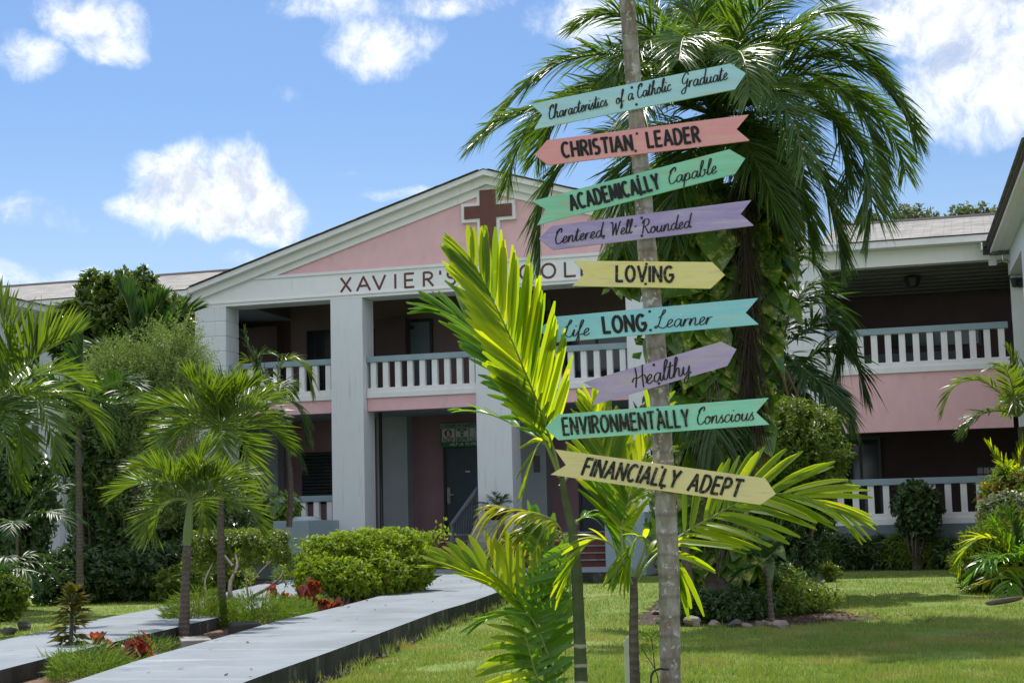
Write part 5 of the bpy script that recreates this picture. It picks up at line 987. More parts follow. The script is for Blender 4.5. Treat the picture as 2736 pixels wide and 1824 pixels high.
# ---- dark drooping palm right of the tall palm
Y = 24.5; c0 = atd(1795, 800, Y); cc = lambda x, y, dY=0: atd(x, y, Y+dY)
palm('dark drooping palm between the boards and the right veranda', atd(1830,1300,Y), trunk_px([(1832,1330,14),(1826,1150,12),(1810,950,11),(1797,820,10)], Y), c0,
     [R_([cc(1770,700),cc(1790,620),cc(1840,590),cc(1885,620)]), R_([cc(1820,710),cc(1880,680),cc(1930,720),cc(1935,800)]), R_([cc(1850,760,-.4),cc(1900,730,-.6),cc(1930,770,-.6),cc(1925,850,-.6)]), R_([cc(1840,830),cc(1900,800),cc(1960,830),cc(1985,900)]),
      R_([cc(1830,870,.3),cc(1880,880,.4),cc(1930,920,.4),cc(1950,970,.4)]), R_([cc(1780,880,-.3),cc(1800,960,-.4),cc(1850,1000,-.4)]), R_([cc(1760,780,-.3),cc(1720,760,-.4),cc(1690,820,-.4)]), R_([cc(1810,740,.5),cc(1850,660,.8),cc(1910,650,.9)]), R_([cc(1850,850,-.8),cc(1900,900,-1.2),cc(1910,980,-1.4)]), R_([cc(1740,860,-.3),cc(1640,900,-.5),cc(1580,960,-.5),cc(1560,1010,-.5)]), R_([cc(1780,840,-.5),cc(1830,900,-.8),cc(1860,960,-.9)])],
     LF['dark'], seed=13, n=74, L=.62, w=.022, a0=58, a1=25, vee=10, droop=.4, pet=.12, r0=.02, rach=RACHISD, jit=.16)
t_ = thing('dry_stalk', 'pair of thin brown dry stalks leaning behind the mint green board', 'dry stalk', atd(1800,1000,22.5))
for q in ([(1768,790),(1800,870),(1822,960),(1830,990)], [(1775,800),(1810,860),(1850,950),(1868,990)]):
    MB().tube(catmull([atd(x, y, 22.5) for x, y in q], 14)-np.array(t_.location), .018, 6).build('stalk', surf('dry_stalk', (.2,.09,.045), (.15,.07,.04), .7, 9), t_, True)
# ---- small young palm under the tall one
Y = 17.4; c0 = atd(1752, 1290, Y); cc = lambda x, y, dY=0: atd(x, y, Y+dY)
palm('small young palm with two dark fronds spread like a V in the tree bed', atd(1772,1425,Y), trunk_px([(1774,1432,15),(1770,1390,12),(1766,1340,10),(1758,1300,9)], Y), c0,
     [R_([cc(1735,1275),cc(1700,1245),cc(1680,1215)]), R_([cc(1775,1270),cc(1810,1235),cc(1835,1212)]), R_([cc(1735,1300),cc(1705,1310),cc(1680,1335)]), (250,40,.5,60), (60,50,.5,60)], LF['dark'], seed=14, n=17, L=.24, w=.022, a0=62, a1=28, vee=12, droop=.12, pet=.15, r0=.008, jit=.06)
# ---- right edge palms
Y = 26.; c0 = atd(2340, 955, Y); cc = lambda x, y, dY=0: atd(x, y, Y+dY)
palm('palm at the right edge with one frond arching over the pink wall', atd(2362,1330,Y), trunk_px([(2364,1360,20),(2362,1200,18),(2352,1050,17),(2345,980,15)], Y), c0,
     [R_([cc(2300,905),cc(2245,872),cc(2190,890),cc(2165,945)]), R_([cc(2335,890),cc(2325,830),cc(2312,800)]), R_([cc(2350,890),cc(2370,820),cc(2400,780)]), R_([cc(2320,870,-.5),cc(2300,840,-.8),cc(2275,845,-.9)]), R_([cc(2380,900),cc(2430,880),cc(2480,930)]), (250,40,1.4,90), (200,20,1.2,80), (290,30,1.5,90), (80,40,1.5,80), (20,40,1.5,80)],
     LF['xmas'], seed=15, n=42, L=.4, w=.017, a0=58, a1=22, vee=18, droop=.2, pet=.1, r0=.02, group='palms along the right edge')
Y = 25.; c0 = atd(2332, 1130, Y); cc = lambda x, y, dY=0: atd(x, y, Y+dY)
palm('yellow green feather palm at the right edge behind the red flowering shrub', atd(2338,1300,Y), trunk_px([(2338,1330,14),(2336,1220,12),(2333,1140,10)], Y), c0,
     [R_([cc(2310,1090),cc(2285,1050),cc(2268,1022)]), R_([cc(2340,1080),cc(2345,1040),cc(2360,1005)]), R_([cc(2300,1110),cc(2275,1120),cc(2258,1150)]), R_([cc(2370,1090),cc(2400,1050),cc(2430,1040)]), R_([cc(2320,1090,-.5),cc(2310,1070,-.8),cc(2300,1080,-1)]), (260,50,.9,70)], LF['fore'], seed=16, n=24, L=.34, w=.016, a0=48, a1=20, vee=25, droop=.1, pet=.15, r0=.012, group='palms along the right edge')
Y = 22.; c0 = atd(2335, 1300, Y); cc = lambda x, y, dY=0: atd(x, y, Y+dY)
palm('low bushy palm at the right edge spilling bright fronds over the lawn', atd(2345,1400,Y), trunk_px([(2345,1440,16),(2342,1360,13),(2336,1310,11)], Y), c0,
     [R_([cc(2300,1250),cc(2255,1235),cc(2215,1265),cc(2205,1310)], leaf=LF['fore']), R_([cc(2310,1240),cc(2280,1205),cc(2285,1190)], leaf=LF['fored']), R_([cc(2330,1230),cc(2320,1190),cc(2300,1180)], leaf=LF['dark']), R_([cc(2310,1310,-.4),cc(2280,1330,-.5),cc(2240,1345,-.6)], leaf=LF['yel']), R_([cc(2350,1240),cc(2370,1200),cc(2400,1200)]), R_([cc(2320,1330,-.5),cc(2310,1370,-.8),cc(2295,1395,-.9)]), R_([cc(2300,1280,-.3),cc(2260,1290,-.5),cc(2225,1330,-.5)]), (230,35,.9,80), (280,45,.9,80), (60,50,.9,60)],
     LF['fored'], seed=17, n=22, L=.36, w=.022, a0=55, a1=22, vee=18, droop=.25, pet=.1, r0=.012, group='palms along the right edge')
# potted plant leaves
for i, ff in enumerate(auto(9, .55, 75, 20, 40, 80, 5)):
    frond(POTPLANT, spray((0, 0, .22), *ff), n=14, L=.2, w=.014, mats=[LF['darkb'], RACHISD], seed=700+i, pet=.3, vee=20, droop=.2, r0=.006)
# small shoots by the left bush
Y = 22.; c0 = atd(40, 1215, Y)
palm('small palm shoot arching white glinting fronds beside the rounded dark bush', atd(40,1380,Y), trunk_px([(40,1390,10),(40,1300,8),(40,1220,7)], Y), c0, [(0,45,1.0,90),(20,70,1.0,70),(330,40,1.1,90),(200,40,.9,90),(280,30,.8,80)], LF['dark'], seed=18, n=24, L=.3, w=.014, a0=60, a1=25, vee=10, droop=.3, pet=.15, r0=.009)
Y = 18.5; c0 = atd(-5, 1330, Y)
palm('low palm at the left edge with one glossy frond hanging over the lawn', atd(-5,1420,Y), trunk_px([(-5,1450,10),(-5,1335,8)], Y), c0, [(5,50,.75,110),(30,60,.7,90),(330,40,.7,110),(300,60,.6,80)], LF['dark'], seed=19, n=24, L=.24, w=.014, a0=60, a1=25, vee=10, droop=.35, pet=.1, r0=.009)
# ------------------------------------------------------------------ shrubs, hedges, broadleaf trees
def ell(x, y, rx, ry, Y, dp=None, dY=0.):
    c = atd(x, y, Y+dY); k = S_*(Y+dY)/FPX; return (c, np.array([rx*k, (dp if dp else min(rx, ry)*k*1.1), ry*k]))
def leaves(b, P, Dr, Nr, L, W, rr, fold=.35, mi=0, shape=0):
    n = len(P); Dr = nrm(Dr); Wd = nrm(np.cross(Dr, Nr)); Nn = np.cross(Wd, Dr); L = np.broadcast_to(L, n)[:, None]; W = np.broadcast_to(W, n)[:, None]
    if shape == 0:
        V = np.stack([P, P+Dr*L*.5+Wd*W*.5+Nn*W*fold*.5, P+Dr*L-Nn*L*.08, P+Dr*L*.5-Wd*W*.5+Nn*W*fold*.5], 1)
        base = np.arange(n)[:, None]*4; F = np.concatenate([base+[[0, 1, 2]], base+[[0, 2, 3]]])
    else:                                      # heart shaped, drooping tip
        g = lambda l_, s_, z_: P+Dr*L*l_+Wd*W*s_+Nn*W*z_
        V = np.stack([g(.06,0,0), g(-.06,.3,.06), g(.22,.52,.14), g(.55,.44,.12), g(.82,.2,.0), g(1,0,-.14), g(.82,-.2,.0), g(.55,-.44,.12), g(.22,-.52,.14), g(-.06,-.3,.06), g(.5,0,-.02)], 1)
        base = np.arange(n)[:, None]*11
        F = np.concatenate([base+[[10, a_, b_]] for a_, b_ in [(1, 0), (2, 1), (3, 2), (4, 3), (5, 4), (6, 5), (7, 6), (8, 7), (9, 8), (0, 9)]])
    b.add(V.reshape(-1, 3), F[:, ::-1], mi)
def foliage(name, parent, ells, n, k, L, W, m_, seed, origin, up=.35, shell=.72, sl=None, lump=.18, spread=.9, flat=None, zmin=.02, gap=.0, tufts=None):
    rr = np.random.default_rng(seed); b = MB(); wts = np.array([e[1][0]*e[1][2]+e[1][1]*e[1][2]+e[1][0]*e[1][1] for e in ells]); wts = wts/wts.sum()
    ph = nrm(rr.normal(0, 1, (26, 3))); am = rr.uniform(-.5, 1, 26)
    idx = rr.choice(len(ells), n, p=wts); C = np.array([e[0] for e in ells])[idx]; R = np.array([e[1] for e in ells])[idx]
    d = nrm(rr.normal(0, 1, (n, 3)))
    lum = 1+lump*((np.clip(d@ph.T-.78, 0, 1)*6*am[None]).sum(1)).clip(-.9, 1.5)
    if flat: d = np.sign(d)*np.abs(d)**flat; d = d/np.max(np.abs(d), axis=1, keepdims=True)*np.maximum(.86, np.linalg.norm(d, axis=1, keepdims=True)**0)
    r = (shell+(1.02-shell)*rr.random(n)**.6)
    inner = rr.random(n) < .18; r = np.where(inner, rr.uniform(.3, shell, n), r)
    P = C+d*R*(r*lum)[:, None]
    ok = P[:, 2] > zmin
    if gap > 0:                                # clear whole patches so that the background shows through
        q = np.sin(P[:, 0]*5.1+seed)+np.sin(P[:, 2]*6.3+seed*2)+np.sin(P[:, 1]*4.3+P[:, 0]*2.7); ok &= q > -3+gap*3
    P, d, R = P[ok], d[ok], R[ok]; n = len(P)
    ax = nrm(d/ (R/R.max()) *.8+np.array([0, 0, up])+rr.normal(0, .35, (n, 3)))
    sl = sl or L*1.6
    t = np.tile(np.linspace(.05, 1, k), n); Pk = np.repeat(P, k, 0)+np.repeat(ax, k, 0)*(t*sl)[:, None]
    axk = np.repeat(ax, k, 0); pr = nrm(np.cross(axk, rr.normal(0, 1, (n*k, 3)))); Dr = axk*(1.1-spread*.7)+pr*spread+np.array([0, 0, -.1])
    leaves(b, Pk, Dr, axk+rr.normal(0, .25, (n*k, 3)), L*(.7+.6*rr.random(n*k)), W*(.7+.6*rr.random(n*k)), rr)
    return b.build(name, m_, parent, False, origin)
def branches(name, parent, lines, m_, origin, k=7):
    b = MB()
    for q, r0, r1 in lines: P = catmull(q, 16); b.tube(P-np.asarray(origin), np.linspace(r0, r1, 16), k)
    return b.build(name, m_, parent, True)
def stems(base, tops, rr, r0=.03, r1=.01, mid=.5):
    out = []
    for tp_ in tops:
        q0 = np.array(base)+np.array([rr.normal(0, .06), rr.normal(0, .06), 0]); q2 = np.array(tp_); q1 = q0*(1-mid)+q2*mid+rr.normal(0, .08, 3); out.append(([q0, q1, q2], r0, r1))
    return out
def shrub(name, label, cat, base, ells, n, k, L, W, m_, seed, stem=True, group=None, r0=.03, **kw):
    base = np.array([base[0], base[1], 0.]); t_ = thing(name, label, cat, base, 0, group); rr = np.random.default_rng(seed+500)
    foliage('foliage', t_, ells, n, k, L, W, m_, seed, base, **kw)
    if stem:
        tops = [e[0]+e[1]*rr.uniform(-.45, .45, 3) for e in ells for _ in range(3)]
        branches('stem', t_, stems(base, tops, rr, r0), TWIG, base)
    return t_
# yellow-green hedge between the paths
Y = 22.; g_ = atd(800, 1385, 21.6)
HE = [ell(737,1290,38,42,22.4), ell(790,1276,58,40,22.5), ell(855,1266,58,40,22.8), ell(910,1264,52,38,23.2), ell(952,1268,32,36,23.6), ell(736,1335,42,44,22.), ell(790,1342,66,44,22.), ell(855,1328,66,50,22.4), ell(910,1312,54,50,23), ell(950,1300,34,42,23.4)]
hd = shrub('hedge_shrub', 'bushy yellow green shrub between the two paths by the stairs', 'shrub', g_, HE, 4600, 8, .07, .034, LF['hedge'], 21, r0=.03, up=.6, spread=.85, gap=.1, lump=.08)
rr = np.random.default_rng(77); base = np.array(hd.location)
b = MB(); Pq = np.array([HE[5+i % 4][0]+HE[5+i % 4][1]*nrm(np.array([rr.normal(0, .6), -1, rr.normal(.2, .5)]))*1.05 for i in range(4)]); Pq = np.repeat(Pq, 9, 0)+rr.normal(0, .03, (36, 3))
leaves(b, Pq, rr.normal(0, 1, (36, 3)), rr.normal(0, 1, (36, 3)), .05, .035, rr); b.build('flower', LF['red'], hd, origin=base)
branches('twig', hd, [([atd(940,1330,23.2), atd(985,1275,23.4), atd(1010,1225,23.5)], .018, .006), ([atd(970,1300,23.2), atd(1000,1240,23.3), atd(1020,1218,23.3)], .012, .005)], TWIG, base)
b = MB()
for c_ in (atd(1003,1238,23.5), atd(1018,1220,23.3), atd(690,1250,22)): leaves(b, c_+rr.normal(0, .06, (40, 3)), rr.normal(0, 1, (40, 3))+[0, 0, .5], rr.normal(0, 1, (40, 3)), .07, .035, rr)
b.build('foliage', LF['hedge'], hd, origin=base)
# feathery fern at the hedge foot
def tuft(name, label, cat, c, R, n, L, m_, seed, w=.004, up=.6, group=None, H=.4):
    c = np.array([c[0], c[1], 0.]); rr = np.random.default_rng(seed); b = MB(); a = rr.uniform(0, 6.28, n); q = np.sqrt(rr.random(n))
    P = np.stack([np.cos(a)*q*R[0], np.sin(a)*q*R[1], rr.random(n)**1.2*H*(1-q**2*.6)+.07], 1)
    D = np.stack([np.cos(a), np.sin(a), np.full(n, up)], 1)+rr.normal(0, .5, (n, 3)); leaves(b, P, D, rr.normal(0, 1, (n, 3)), L*(.6+.8*rr.random(n)), w, rr, .1)
    o = b.build(name, m_); o.location = c; return setp(o, label, cat, group)
gp = lambda x, y, z=.07: gndd(x, y, z)
tuft('fern', 'feathery pale fern clump at the left foot of the yellow green shrub', 'fern', gp(690,1345), (.42,.4), 2600, .16, LF['fern'], 1, .008, H=.55)
tuft('fern', 'soft green fern clump at the foot of the rear twin palm', 'fern', gp(590,1432), (.62,.9), 4200, .11, LF['fern'], 2, .007, H=.32)
tuft('fern', 'dark feathery fern clump between the two twin palm trunks', 'fern', gp(455,1440), (.34,.6), 2600, .13, LF['midb'], 3, .008, H=.42)
tuft('fern', 'bright green fern clump in the bare soil by the yellowish croton', 'fern', gp(205,1556), (.26,.4), 1800, .09, LF['fern'], 4, .006, H=.24)
tuft('fern', 'low spreading weeds on the soil right of the croton', 'weeds', gp(290,1545), (.35,.5), 700, .07, LF['fern'], 6, .008, H=.1)
tuft('fern', 'small weeds along the kerb before the twin palm slab', 'weeds', gp(335,1500), (.3,.5), 800, .07, LF['fern'], 9, .009, H=.14)
tuft('fern', 'pale green low groundcover in front of the copper leaved shrub', 'weeds', gp(700,1400), (.35,.7), 1500, .07, LF['topi'], 10, .014, H=.2)
c_ = gp(128,1545); t_ = tuft('spiky_plant', 'small pale spiky plant in the soil at the lower left', 'plant', c_, (.03,.03), 26, .20, LF['spike'], 7, .022, 2.2, H=.03)
# croton
def leafy_column(label, name, cat, px, Y, L, W, m_, n, seed, hw, group=None):
    base = np.array([atd(px[0][0], px[0][1], Y)[0], Y, 0.]); t_ = thing(name, label, cat, base, 0, group); rr = np.random.default_rng(seed)
    line = np.array([atd(x, y, Y) for x, y in px]); branches('stem', t_, [(line, .022, .01)], TWIG, base)
    P = catmull(line, 60); ii = (rr.random(n)**.8*59).astype(int); p0 = P[ii]; a = rr.uniform(0, 6.28, n)
    D = np.stack([np.cos(a), np.sin(a), rr.normal(-.15, .35, n)+(ii/59.)**3*1.2], 1); b = MB(); q = np.sin(np.pi*np.clip(ii/59.*.8+.25, 0, 1))
    leaves(b, p0+nrm(D)*hw*.15*q[:, None], D, np.tile([0, 0, 1.], (n, 1))+rr.normal(0, .3, (n, 3)), L*(.6+.5*q)*(.8+.4*rr.random(n)), W, rr, .4); b.build('foliage', m_, t_, origin=base); return t_
leafy_column('upright olive and bronze croton in the bare soil at the lower left', 'croton', 'shrub', [(162,1530),(164,1450),(166,1390),(168,1352)], 13.6, .17, .042, LF['croton'], 190, 5, .1)
def copper(label, spots, Y, seed, base_px):
    base = np.array([gp(*base_px)[0], gp(*base_px)[1], 0.]); t_ = thing('copperleaf_shrub', label, 'shrub', base, 0, 'copper leaved shrubs between the paths'); rr = np.random.default_rng(seed)
    b = MB(); ln = []
    for (x, y, n) in spots:
        c_ = atd(x, y, base[1]+rr.normal(0, .15)); ln.append(([base+[0, 0, .02], (base*.5+c_*.5)+rr.normal(0, .06, 3), c_], .011, .006))
        a = rr.uniform(0, 6.28, n); D = np.stack([np.cos(a)*.7, np.sin(a)*.7, rr.normal(-.75, .3, n)], 1)
        leaves(b, c_+rr.normal(0, .035, (n, 3)), D, np.stack([np.cos(a), np.sin(a), np.full(n, .6)], 1), .15*(.7+.5*rr.random(n)), .085, rr, .3, 0, 1)
    b.build('foliage', LF['copper'], t_, origin=base); branches('stem', t_, ln, TWIG, base)
copper('red copper leaved shrub at the front of the yellow green shrub', [(628,1350,8),(700,1350,9),(722,1335,12),(745,1375,10),(665,1378,8),(690,1395,9),(770,1378,9),(735,1400,8),(655,1365,6)], 18.5, 1, (715,1418))
copper('smaller copper leaved shrub with drooping leaves in the bare soil', [(237,1458,6),(300,1480,9),(318,1468,7),(290,1500,8),(335,1492,5)], 14, 2, (300,1512))
# topiary with bare branches behind the twin palms
Y = 19.5; base = gp(553, 1415); t_ = thing('topiary_shrub', 'flat clipped shrub on bare twisted branches behind the twin palms', 'shrub', (base[0], base[1], 0)); base = np.array(t_.location)
Yb = base[1]; q = lambda x, y, dy=0: atd(x, y, Yb+dy)
foliage('foliage', t_, [ell(490,1262,48,30,Yb+2.5), ell(540,1250,60,22,Yb+2.6), ell(610,1258,48,26,Yb+2.2)], 1300, 8, .05, .026, LF['topi'], 31, base, up=.5, flat=.6, gap=.12)
branches('branch', t_, [([q(555,1422), q(545,1390), q(530,1370), q(530,1335,.3), q(545,1300,.8), q(540,1270,1.6)], .045, .012), ([q(548,1395), q(580,1370,.2), q(615,1350,.4), q(645,1325,.6), q(650,1300,1)], .03, .008), ([q(545,1310,.6), q(580,1330,.8), q(600,1310,1), q(625,1285,1.6)], .022, .008), ([q(555,1418), q(520,1392), q(490,1385,.1), q(470,1340,.6), q(490,1290,1.4)], .03, .008), ([q(572,1420), q(570,1370,.2), q(566,1330,.4), q(575,1320,.6)], .016, .006), ([q(535,1300,.8), q(515,1275,1.4), q(500,1265,2)], .02, .008), ([q(610,1335,.6), q(640,1340,.7), q(655,1320,.8)], .016, .005)], TWIG, base)
[foliage('foliage', t_, [q_], 10, 7, .06, .03, LF['topi'], 32+i, base) for i, q_ in enumerate([ell(568,1330,20,12,Yb+.5), ell(655,1320,10,10,Yb+.8), ell(470,1390,20,16,Yb)])]
# low dark hedges at the foot of the left wing
LH = [('low dark hedge under the thin palm trunk at the left lawn edge', [ell(170,1322,60,44,26.5), ell(130,1345,40,30,26), ell(230,1330,50,42,26.5)], LF['darkb'], 41), ('low dark green shrub left of the twin palms with a few pink flowers', [ell(300,1325,60,48,26.8), ell(370,1318,55,52,27), ell(420,1310,40,55,27.3)], LF['darkb'], 42), ('mixed low shrub behind the front twin palm trunk', [ell(470,1320,40,44,28), ell(510,1335,45,34,27), ell(420,1350,50,24,26)], LF['midb'], 43)]
for lab, E_, m_, sd in LH:
    c_ = E_[0][0]; t_ = shrub('low_shrub', lab, 'shrub', c_, E_, 1000, 8, .10, .05, m_, sd, stem=False, group='low shrubs along the left bed', up=.5, gap=.1)
    if sd == 42:
        rr = np.random.default_rng(3); b = MB(); Pq = atd(455,1262,26.5)+rr.normal(0, 1, (26, 3))*[.12, .1, .22]; leaves(b, Pq, rr.normal(0, 1, (26, 3)), rr.normal(0, 1, (26, 3)), .06, .045, rr); b.build('flower', LF['pinkf'], t_, origin=t_.location)
# round dark bush on the left edge
shrub('round_bush', 'rounded glossy dark bush at the left edge below the large palm', 'bush', atd(35,1380,24), [ell(30,1170,66,120,24.5), ell(60,1120,40,60,24.2), ell(20,1270,50,80,24.5), ell(-30,1180,80,130,24.5)], 2600, 8, .11, .055, LF['darkb'], 44, up=.3, r0=.05)
shrub('low_shrub', 'small low green shrub at the left edge by the grey rocks', 'shrub', atd(15,1400,19.5), [ell(10,1345,40,26,19.5), ell(0,1370,40,30,19.3)], 420, 8, .08, .04, LF['midb'], 45, stem=False, group='low shrubs along the left bed')
# fine leaved tree on the left
Y = 29.; base = atd(315,1310,Y); t_ = thing('fine_leaved_tree', 'grey green fine leaved tree in front of the left wing', 'tree', (base[0], Y, 0)); base = np.array(t_.location)
E_ = [ell(262,855,22,40,Y), ell(395,800,22,45,Y), ell(425,845,20,46,Y), ell(402,806,16,36,Y), ell(360,830,20,40,Y), ell(410,875,34,46,Y), ell(235,870,22,36,Y), ell(285,880,55,45,Y), ell(350,920,95,80,Y), ell(400,870,55,60,Y), ell(405,905,42,56,Y), ell(280,950,80,100,Y), ell(340,1010,110,120,Y+.3), ell(300,1130,95,110,Y+.4), ell(380,1120,60,90,Y+.5), ell(260,1010,60,100,Y), ell(240,890,36,46,Y)]
foliage('crown', t_, E_, 5200, 17, .075, .016, LF['bottle'], 51, base, up=1.3, sl=.5, spread=.72, lump=.5, gap=.2, shell=.55)
rr = np.random.default_rng(9); branches('trunk', t_, [([base, base+[.05, 0, .8], atd(315,1150,Y), atd(335,1000,Y)], .13, .06)]+stems(atd(320,1150,Y), [e[0] for e in E_[:8]], rr, .06, .015), TWIG, base)
# dark understory behind it
shrub('dark_bush', 'tall dark leafy bush behind the thin palm trunk by the left wing column', 'bush', atd(215,1290,29), [ell(230,1010,45,60,29), ell(195,1030,40,70,28.8), ell(235,1180,50,100,29.5), ell(290,1210,60,70,29.5)], 1500, 7, .17, .07, LF['darkb'], 52, up=.1, gap=.1)
# glossy broadleaf tree under the left roof
Y = 33.; base = atd(290,1290,Y); t_ = thing('broadleaf_tree', 'glossy broadleaf tree with rosette twigs rising above the left roof edge', 'tree', (base[0], Y, 0)); base = np.array(t_.location)
E_ = [ell(215,690,26,45,Y), ell(260,680,26,40,Y), ell(200,745,42,40,Y), ell(250,760,60,60,Y), ell(180,790,45,60,Y), ell(315,690,40,40,Y), ell(325,740,55,60,Y), ell(375,735,36,40,Y), ell(385,785,45,45,Y), ell(300,820,80,50,Y), ell(160,735,26,24,Y), ell(322,655,20,22,Y), ell(292,660,14,18,Y)]
foliage('crown', t_, E_, 1250, 14, .17, .085, LF['broad'], 53, base, up=1.1, sl=.16, spread=.75, gap=.12, lump=.25)
rr = np.random.default_rng(10); branches('trunk', t_, [([base, base+[.1, 0, 1.5], atd(285,900,Y)], .12, .07)]+stems(atd(285,900,Y), [e[0] for e in E_], rr, .06, .015), TWIG, base)
# dense fill of leafy growth under the trees, by the left veranda
shrub('dark_bush', 'dark leafy bush in the shade between the rear twin palm and the fine leaved tree', 'bush', atd(400,1300,31), [ell(400,1240,70,60,31), ell(450,1180,50,70,31), ell(520,1230,50,60,31.5), ell(350,1250,60,60,31)], 1500, 7, .15, .06, LF['darkb'], 54, up=.2, gap=.1)
# broad leaved plant behind the stair pier
def bigleaf(name, label, cat, base, P, m_, L, seed, out=None, hang=.7, group=None, mname='foliage', wr=.8):
    base = np.array(base); t_ = thing(name, label, cat, base, 0, group); rr = np.random.default_rng(seed); n = len(P)
    o_ = out if out is not None else nrm(rr.normal(0, 1, (n, 3)))
    D = o_*(1-hang*.6)+np.array([0, 0, -hang])+rr.normal(0, .25, (n, 3)); Nv = o_+np.array([0, 0, .45])+rr.normal(0, .3, (n, 3)); b = MB()
    LL = L*(.38+.95*rr.random(n)**1.6); leaves(b, P, D, Nv, LL, LL*wr, rr, .3, 0, 1); b.build(mname, m_, t_, True, origin=base); return t_
rr = np.random.default_rng(61)
def shellpts(E_, n, rr, front=True):
    i = rr.integers(0, len(E_), n); d = nrm(rr.normal(0, 1, (n, 3)));
    if front: d[:, 1] = -np.abs(d[:, 1])
    return np.array([E_[k][0]+E_[k][1]*d[j]*rr.uniform(.8, 1.05) for j, k in enumerate(i)]), d
P, d = shellpts([ell(640,1160,42,36,36.6), ell(610,1210,34,50,36.4), ell(640,1200,20,40,36.8)], 260, rr)
bigleaf('philodendron', 'broad leaved climbing plant behind the left stair pier', 'plant', atd(630,1270,34)*[1,1,0], P, LF['pothos'], .36, 62, d)
# climber on the tall palm
Y = 18.8
CE = [ell(1590,470,90,50,Y), ell(1650,540,110,80,Y), ell(1560,560,50,60,Y), ell(1640,640,100,80,Y), ell(1600,760,95,90,Y), ell(1680,760,70,90,Y), ell(1640,880,95,80,Y), ell(1600,960,80,80,Y), ell(1680,980,70,90,Y), ell(1640,1080,90,80,Y), ell(1620,1180,75,70,Y), ell(1670,1250,70,60,Y), ell(1600,1270,40,60,Y), ell(1720,640,60,90,Y), ell(1740,560,50,60,Y), ell(1440,590,22,40,Y+.5)]
P, d = shellpts(CE, 1500, rr)
vine = bigleaf('climbing_vine', 'climbing vine with large yellow splashed leaves covering the tall palm trunk', 'vine', atd(1650,1390,Y)*[1,1,0], P, LF['pothos'], .40, 63, d, .8)
vb = np.array(vine.location)
foliage('undergrowth', vine, [(e[0]+[0, .25, 0], e[1]*.8) for e in CE], 1100, 6, .2, .10, LF['darkb'], 64, vb, up=-.2)
branches('stem', vine, [([atd(1590,1410,18.2), atd(1580,1330,18.2), atd(1575,1250,18.3), atd(1590,1150,18.5)], .075, .04), ([atd(1660,1405,18.6), atd(1655,1330,18.6), atd(1650,1200,18.7)], .24, .17), ([atd(1640,1410,18.4), atd(1630,1340,18.5), atd(1635,1250,18.6)], .13, .1)], BARKT, vb, 10)
rr = np.random.default_rng(65); b = MB()
for i in range(46):
    x = rr.uniform(1600, 1740); y0 = rr.uniform(850, 1200); l_ = rr.uniform(60, 200); Q = [atd(x, y0, 18.2), atd(x+rr.normal(0, 8), y0+l_*.5, 18.15), atd(x+rr.normal(0, 10), y0+l_, 18.2)]; b.tube(catmull(Q, 6)-vb, .006, 4)
b.build('hanging_roots', TWIG, vine)
P = atd(1725,1030,18.5)[None]+np.random.default_rng(1).normal(0, .06, (9, 3)); b = MB(); rr = np.random.default_rng(66); leaves(b, P-vb, np.tile([0, 0, -1.], (9, 1))+rr.normal(0, .25, (9, 3)), np.tile([0, -1., .1], (9, 1))+rr.normal(0, .3, (9, 3)), .5, .26, rr, .3, 0, 1); b.build('old_leaf', surf('old_orange_leaf', (.42, .2, .03), (.2, .14, .03), .5, 8), vine)
# fan of hanging dark leaves below the mauve board
Y = 18.
c0 = atd(1600, 955, Y)
for i, pts in enumerate([[c0, atd(1640,930,Y), atd(1690,960,Y), atd(1710,1030,Y)], [c0, atd(1590,930,Y), atd(1550,980,Y), atd(1535,1060,Y)], [c0, atd(1620,940,Y-.4), atd(1640,990,Y-.6), atd(1645,1050,Y-.6)]]):
    frond(tallpalm, pts, n=40, L=.5, w=.012, mats=[LF['dark'], RACHISD], seed=950+i, origin=tb, a0=60, a1=25, vee=5, droop=.7, pet=.1)
# rounded shrub right of the tall palm
Y = 22.; E_ = [ell(1800,985,60,45,Y), ell(1850,1020,75,60,Y), ell(1790,1060,85,70,Y), ell(1870,1080,65,70,Y), ell(1760,960,25,24,Y), ell(1820,1150,90,80,Y+.3)]
kb = shrub('rounded_shrub', 'bushy light green shrub right of the mint green boards', 'shrub', atd(1800,1340,Y), E_, 3000, 10, .075, .034, LF['midb'], 71, up=.9, r0=.06, gap=.2, lump=.5, sl=.2)
foliage('crown', kb, [ell(1760,1200,90,90,Y+.2), ell(1830,1210,70,90,Y+.4), ell(1700,1250,60,80,Y-.5), ell(1780,1290,80,60,Y)], 1900, 8, .085, .04, LF['darkb'], 72, np.array(kb.location), up=.3)
for i, (x, y, rx, ry, Yq, lab) in enumerate([(1610,1398,70,26,17.4,'dark leafy groundcover behind the row of edging rocks'), (1700,1390,60,34,17.6,'dark leafy groundcover at the foot of the small young palm'), (1830,1385,65,45,18.5,'dark feathery undergrowth at the right end of the tree bed'), (1790,1350,60,40,19,'dark leafy undergrowth between the small young palm and the rounded shrub')]):
    shrub('groundcover', lab, 'groundcover', atd(x, y, Yq), [ell(x+dx*rx, y+(.25+.2*abs(dx))*ry, rx*.42, ry*(.9-.35*abs(dx))*k_, Yq+.15*j_) for j_, (dx, k_) in enumerate([(-.75,.9),(-.35,.7),(.0,1.0),(.4,.75),(.8,.95)])], 620, 8, .075, .026, [LF['darkb'], LF['darkb'], LF['midb'], LF['darkb']][i], 80+i, stem=False, group='groundcover in the tree bed', up=.7, lump=.5, gap=.15)
shrub('groundcover', 'light green weeds beside the grey rocks at the back of the tree bed', 'groundcover', atd(1870,1322,28), [ell(1865,1312,36,16,28), ell(1900,1320,20,10,28)], 260, 8, .07, .035, LF['topi'], 85, stem=False, group='groundcover in the tree bed')
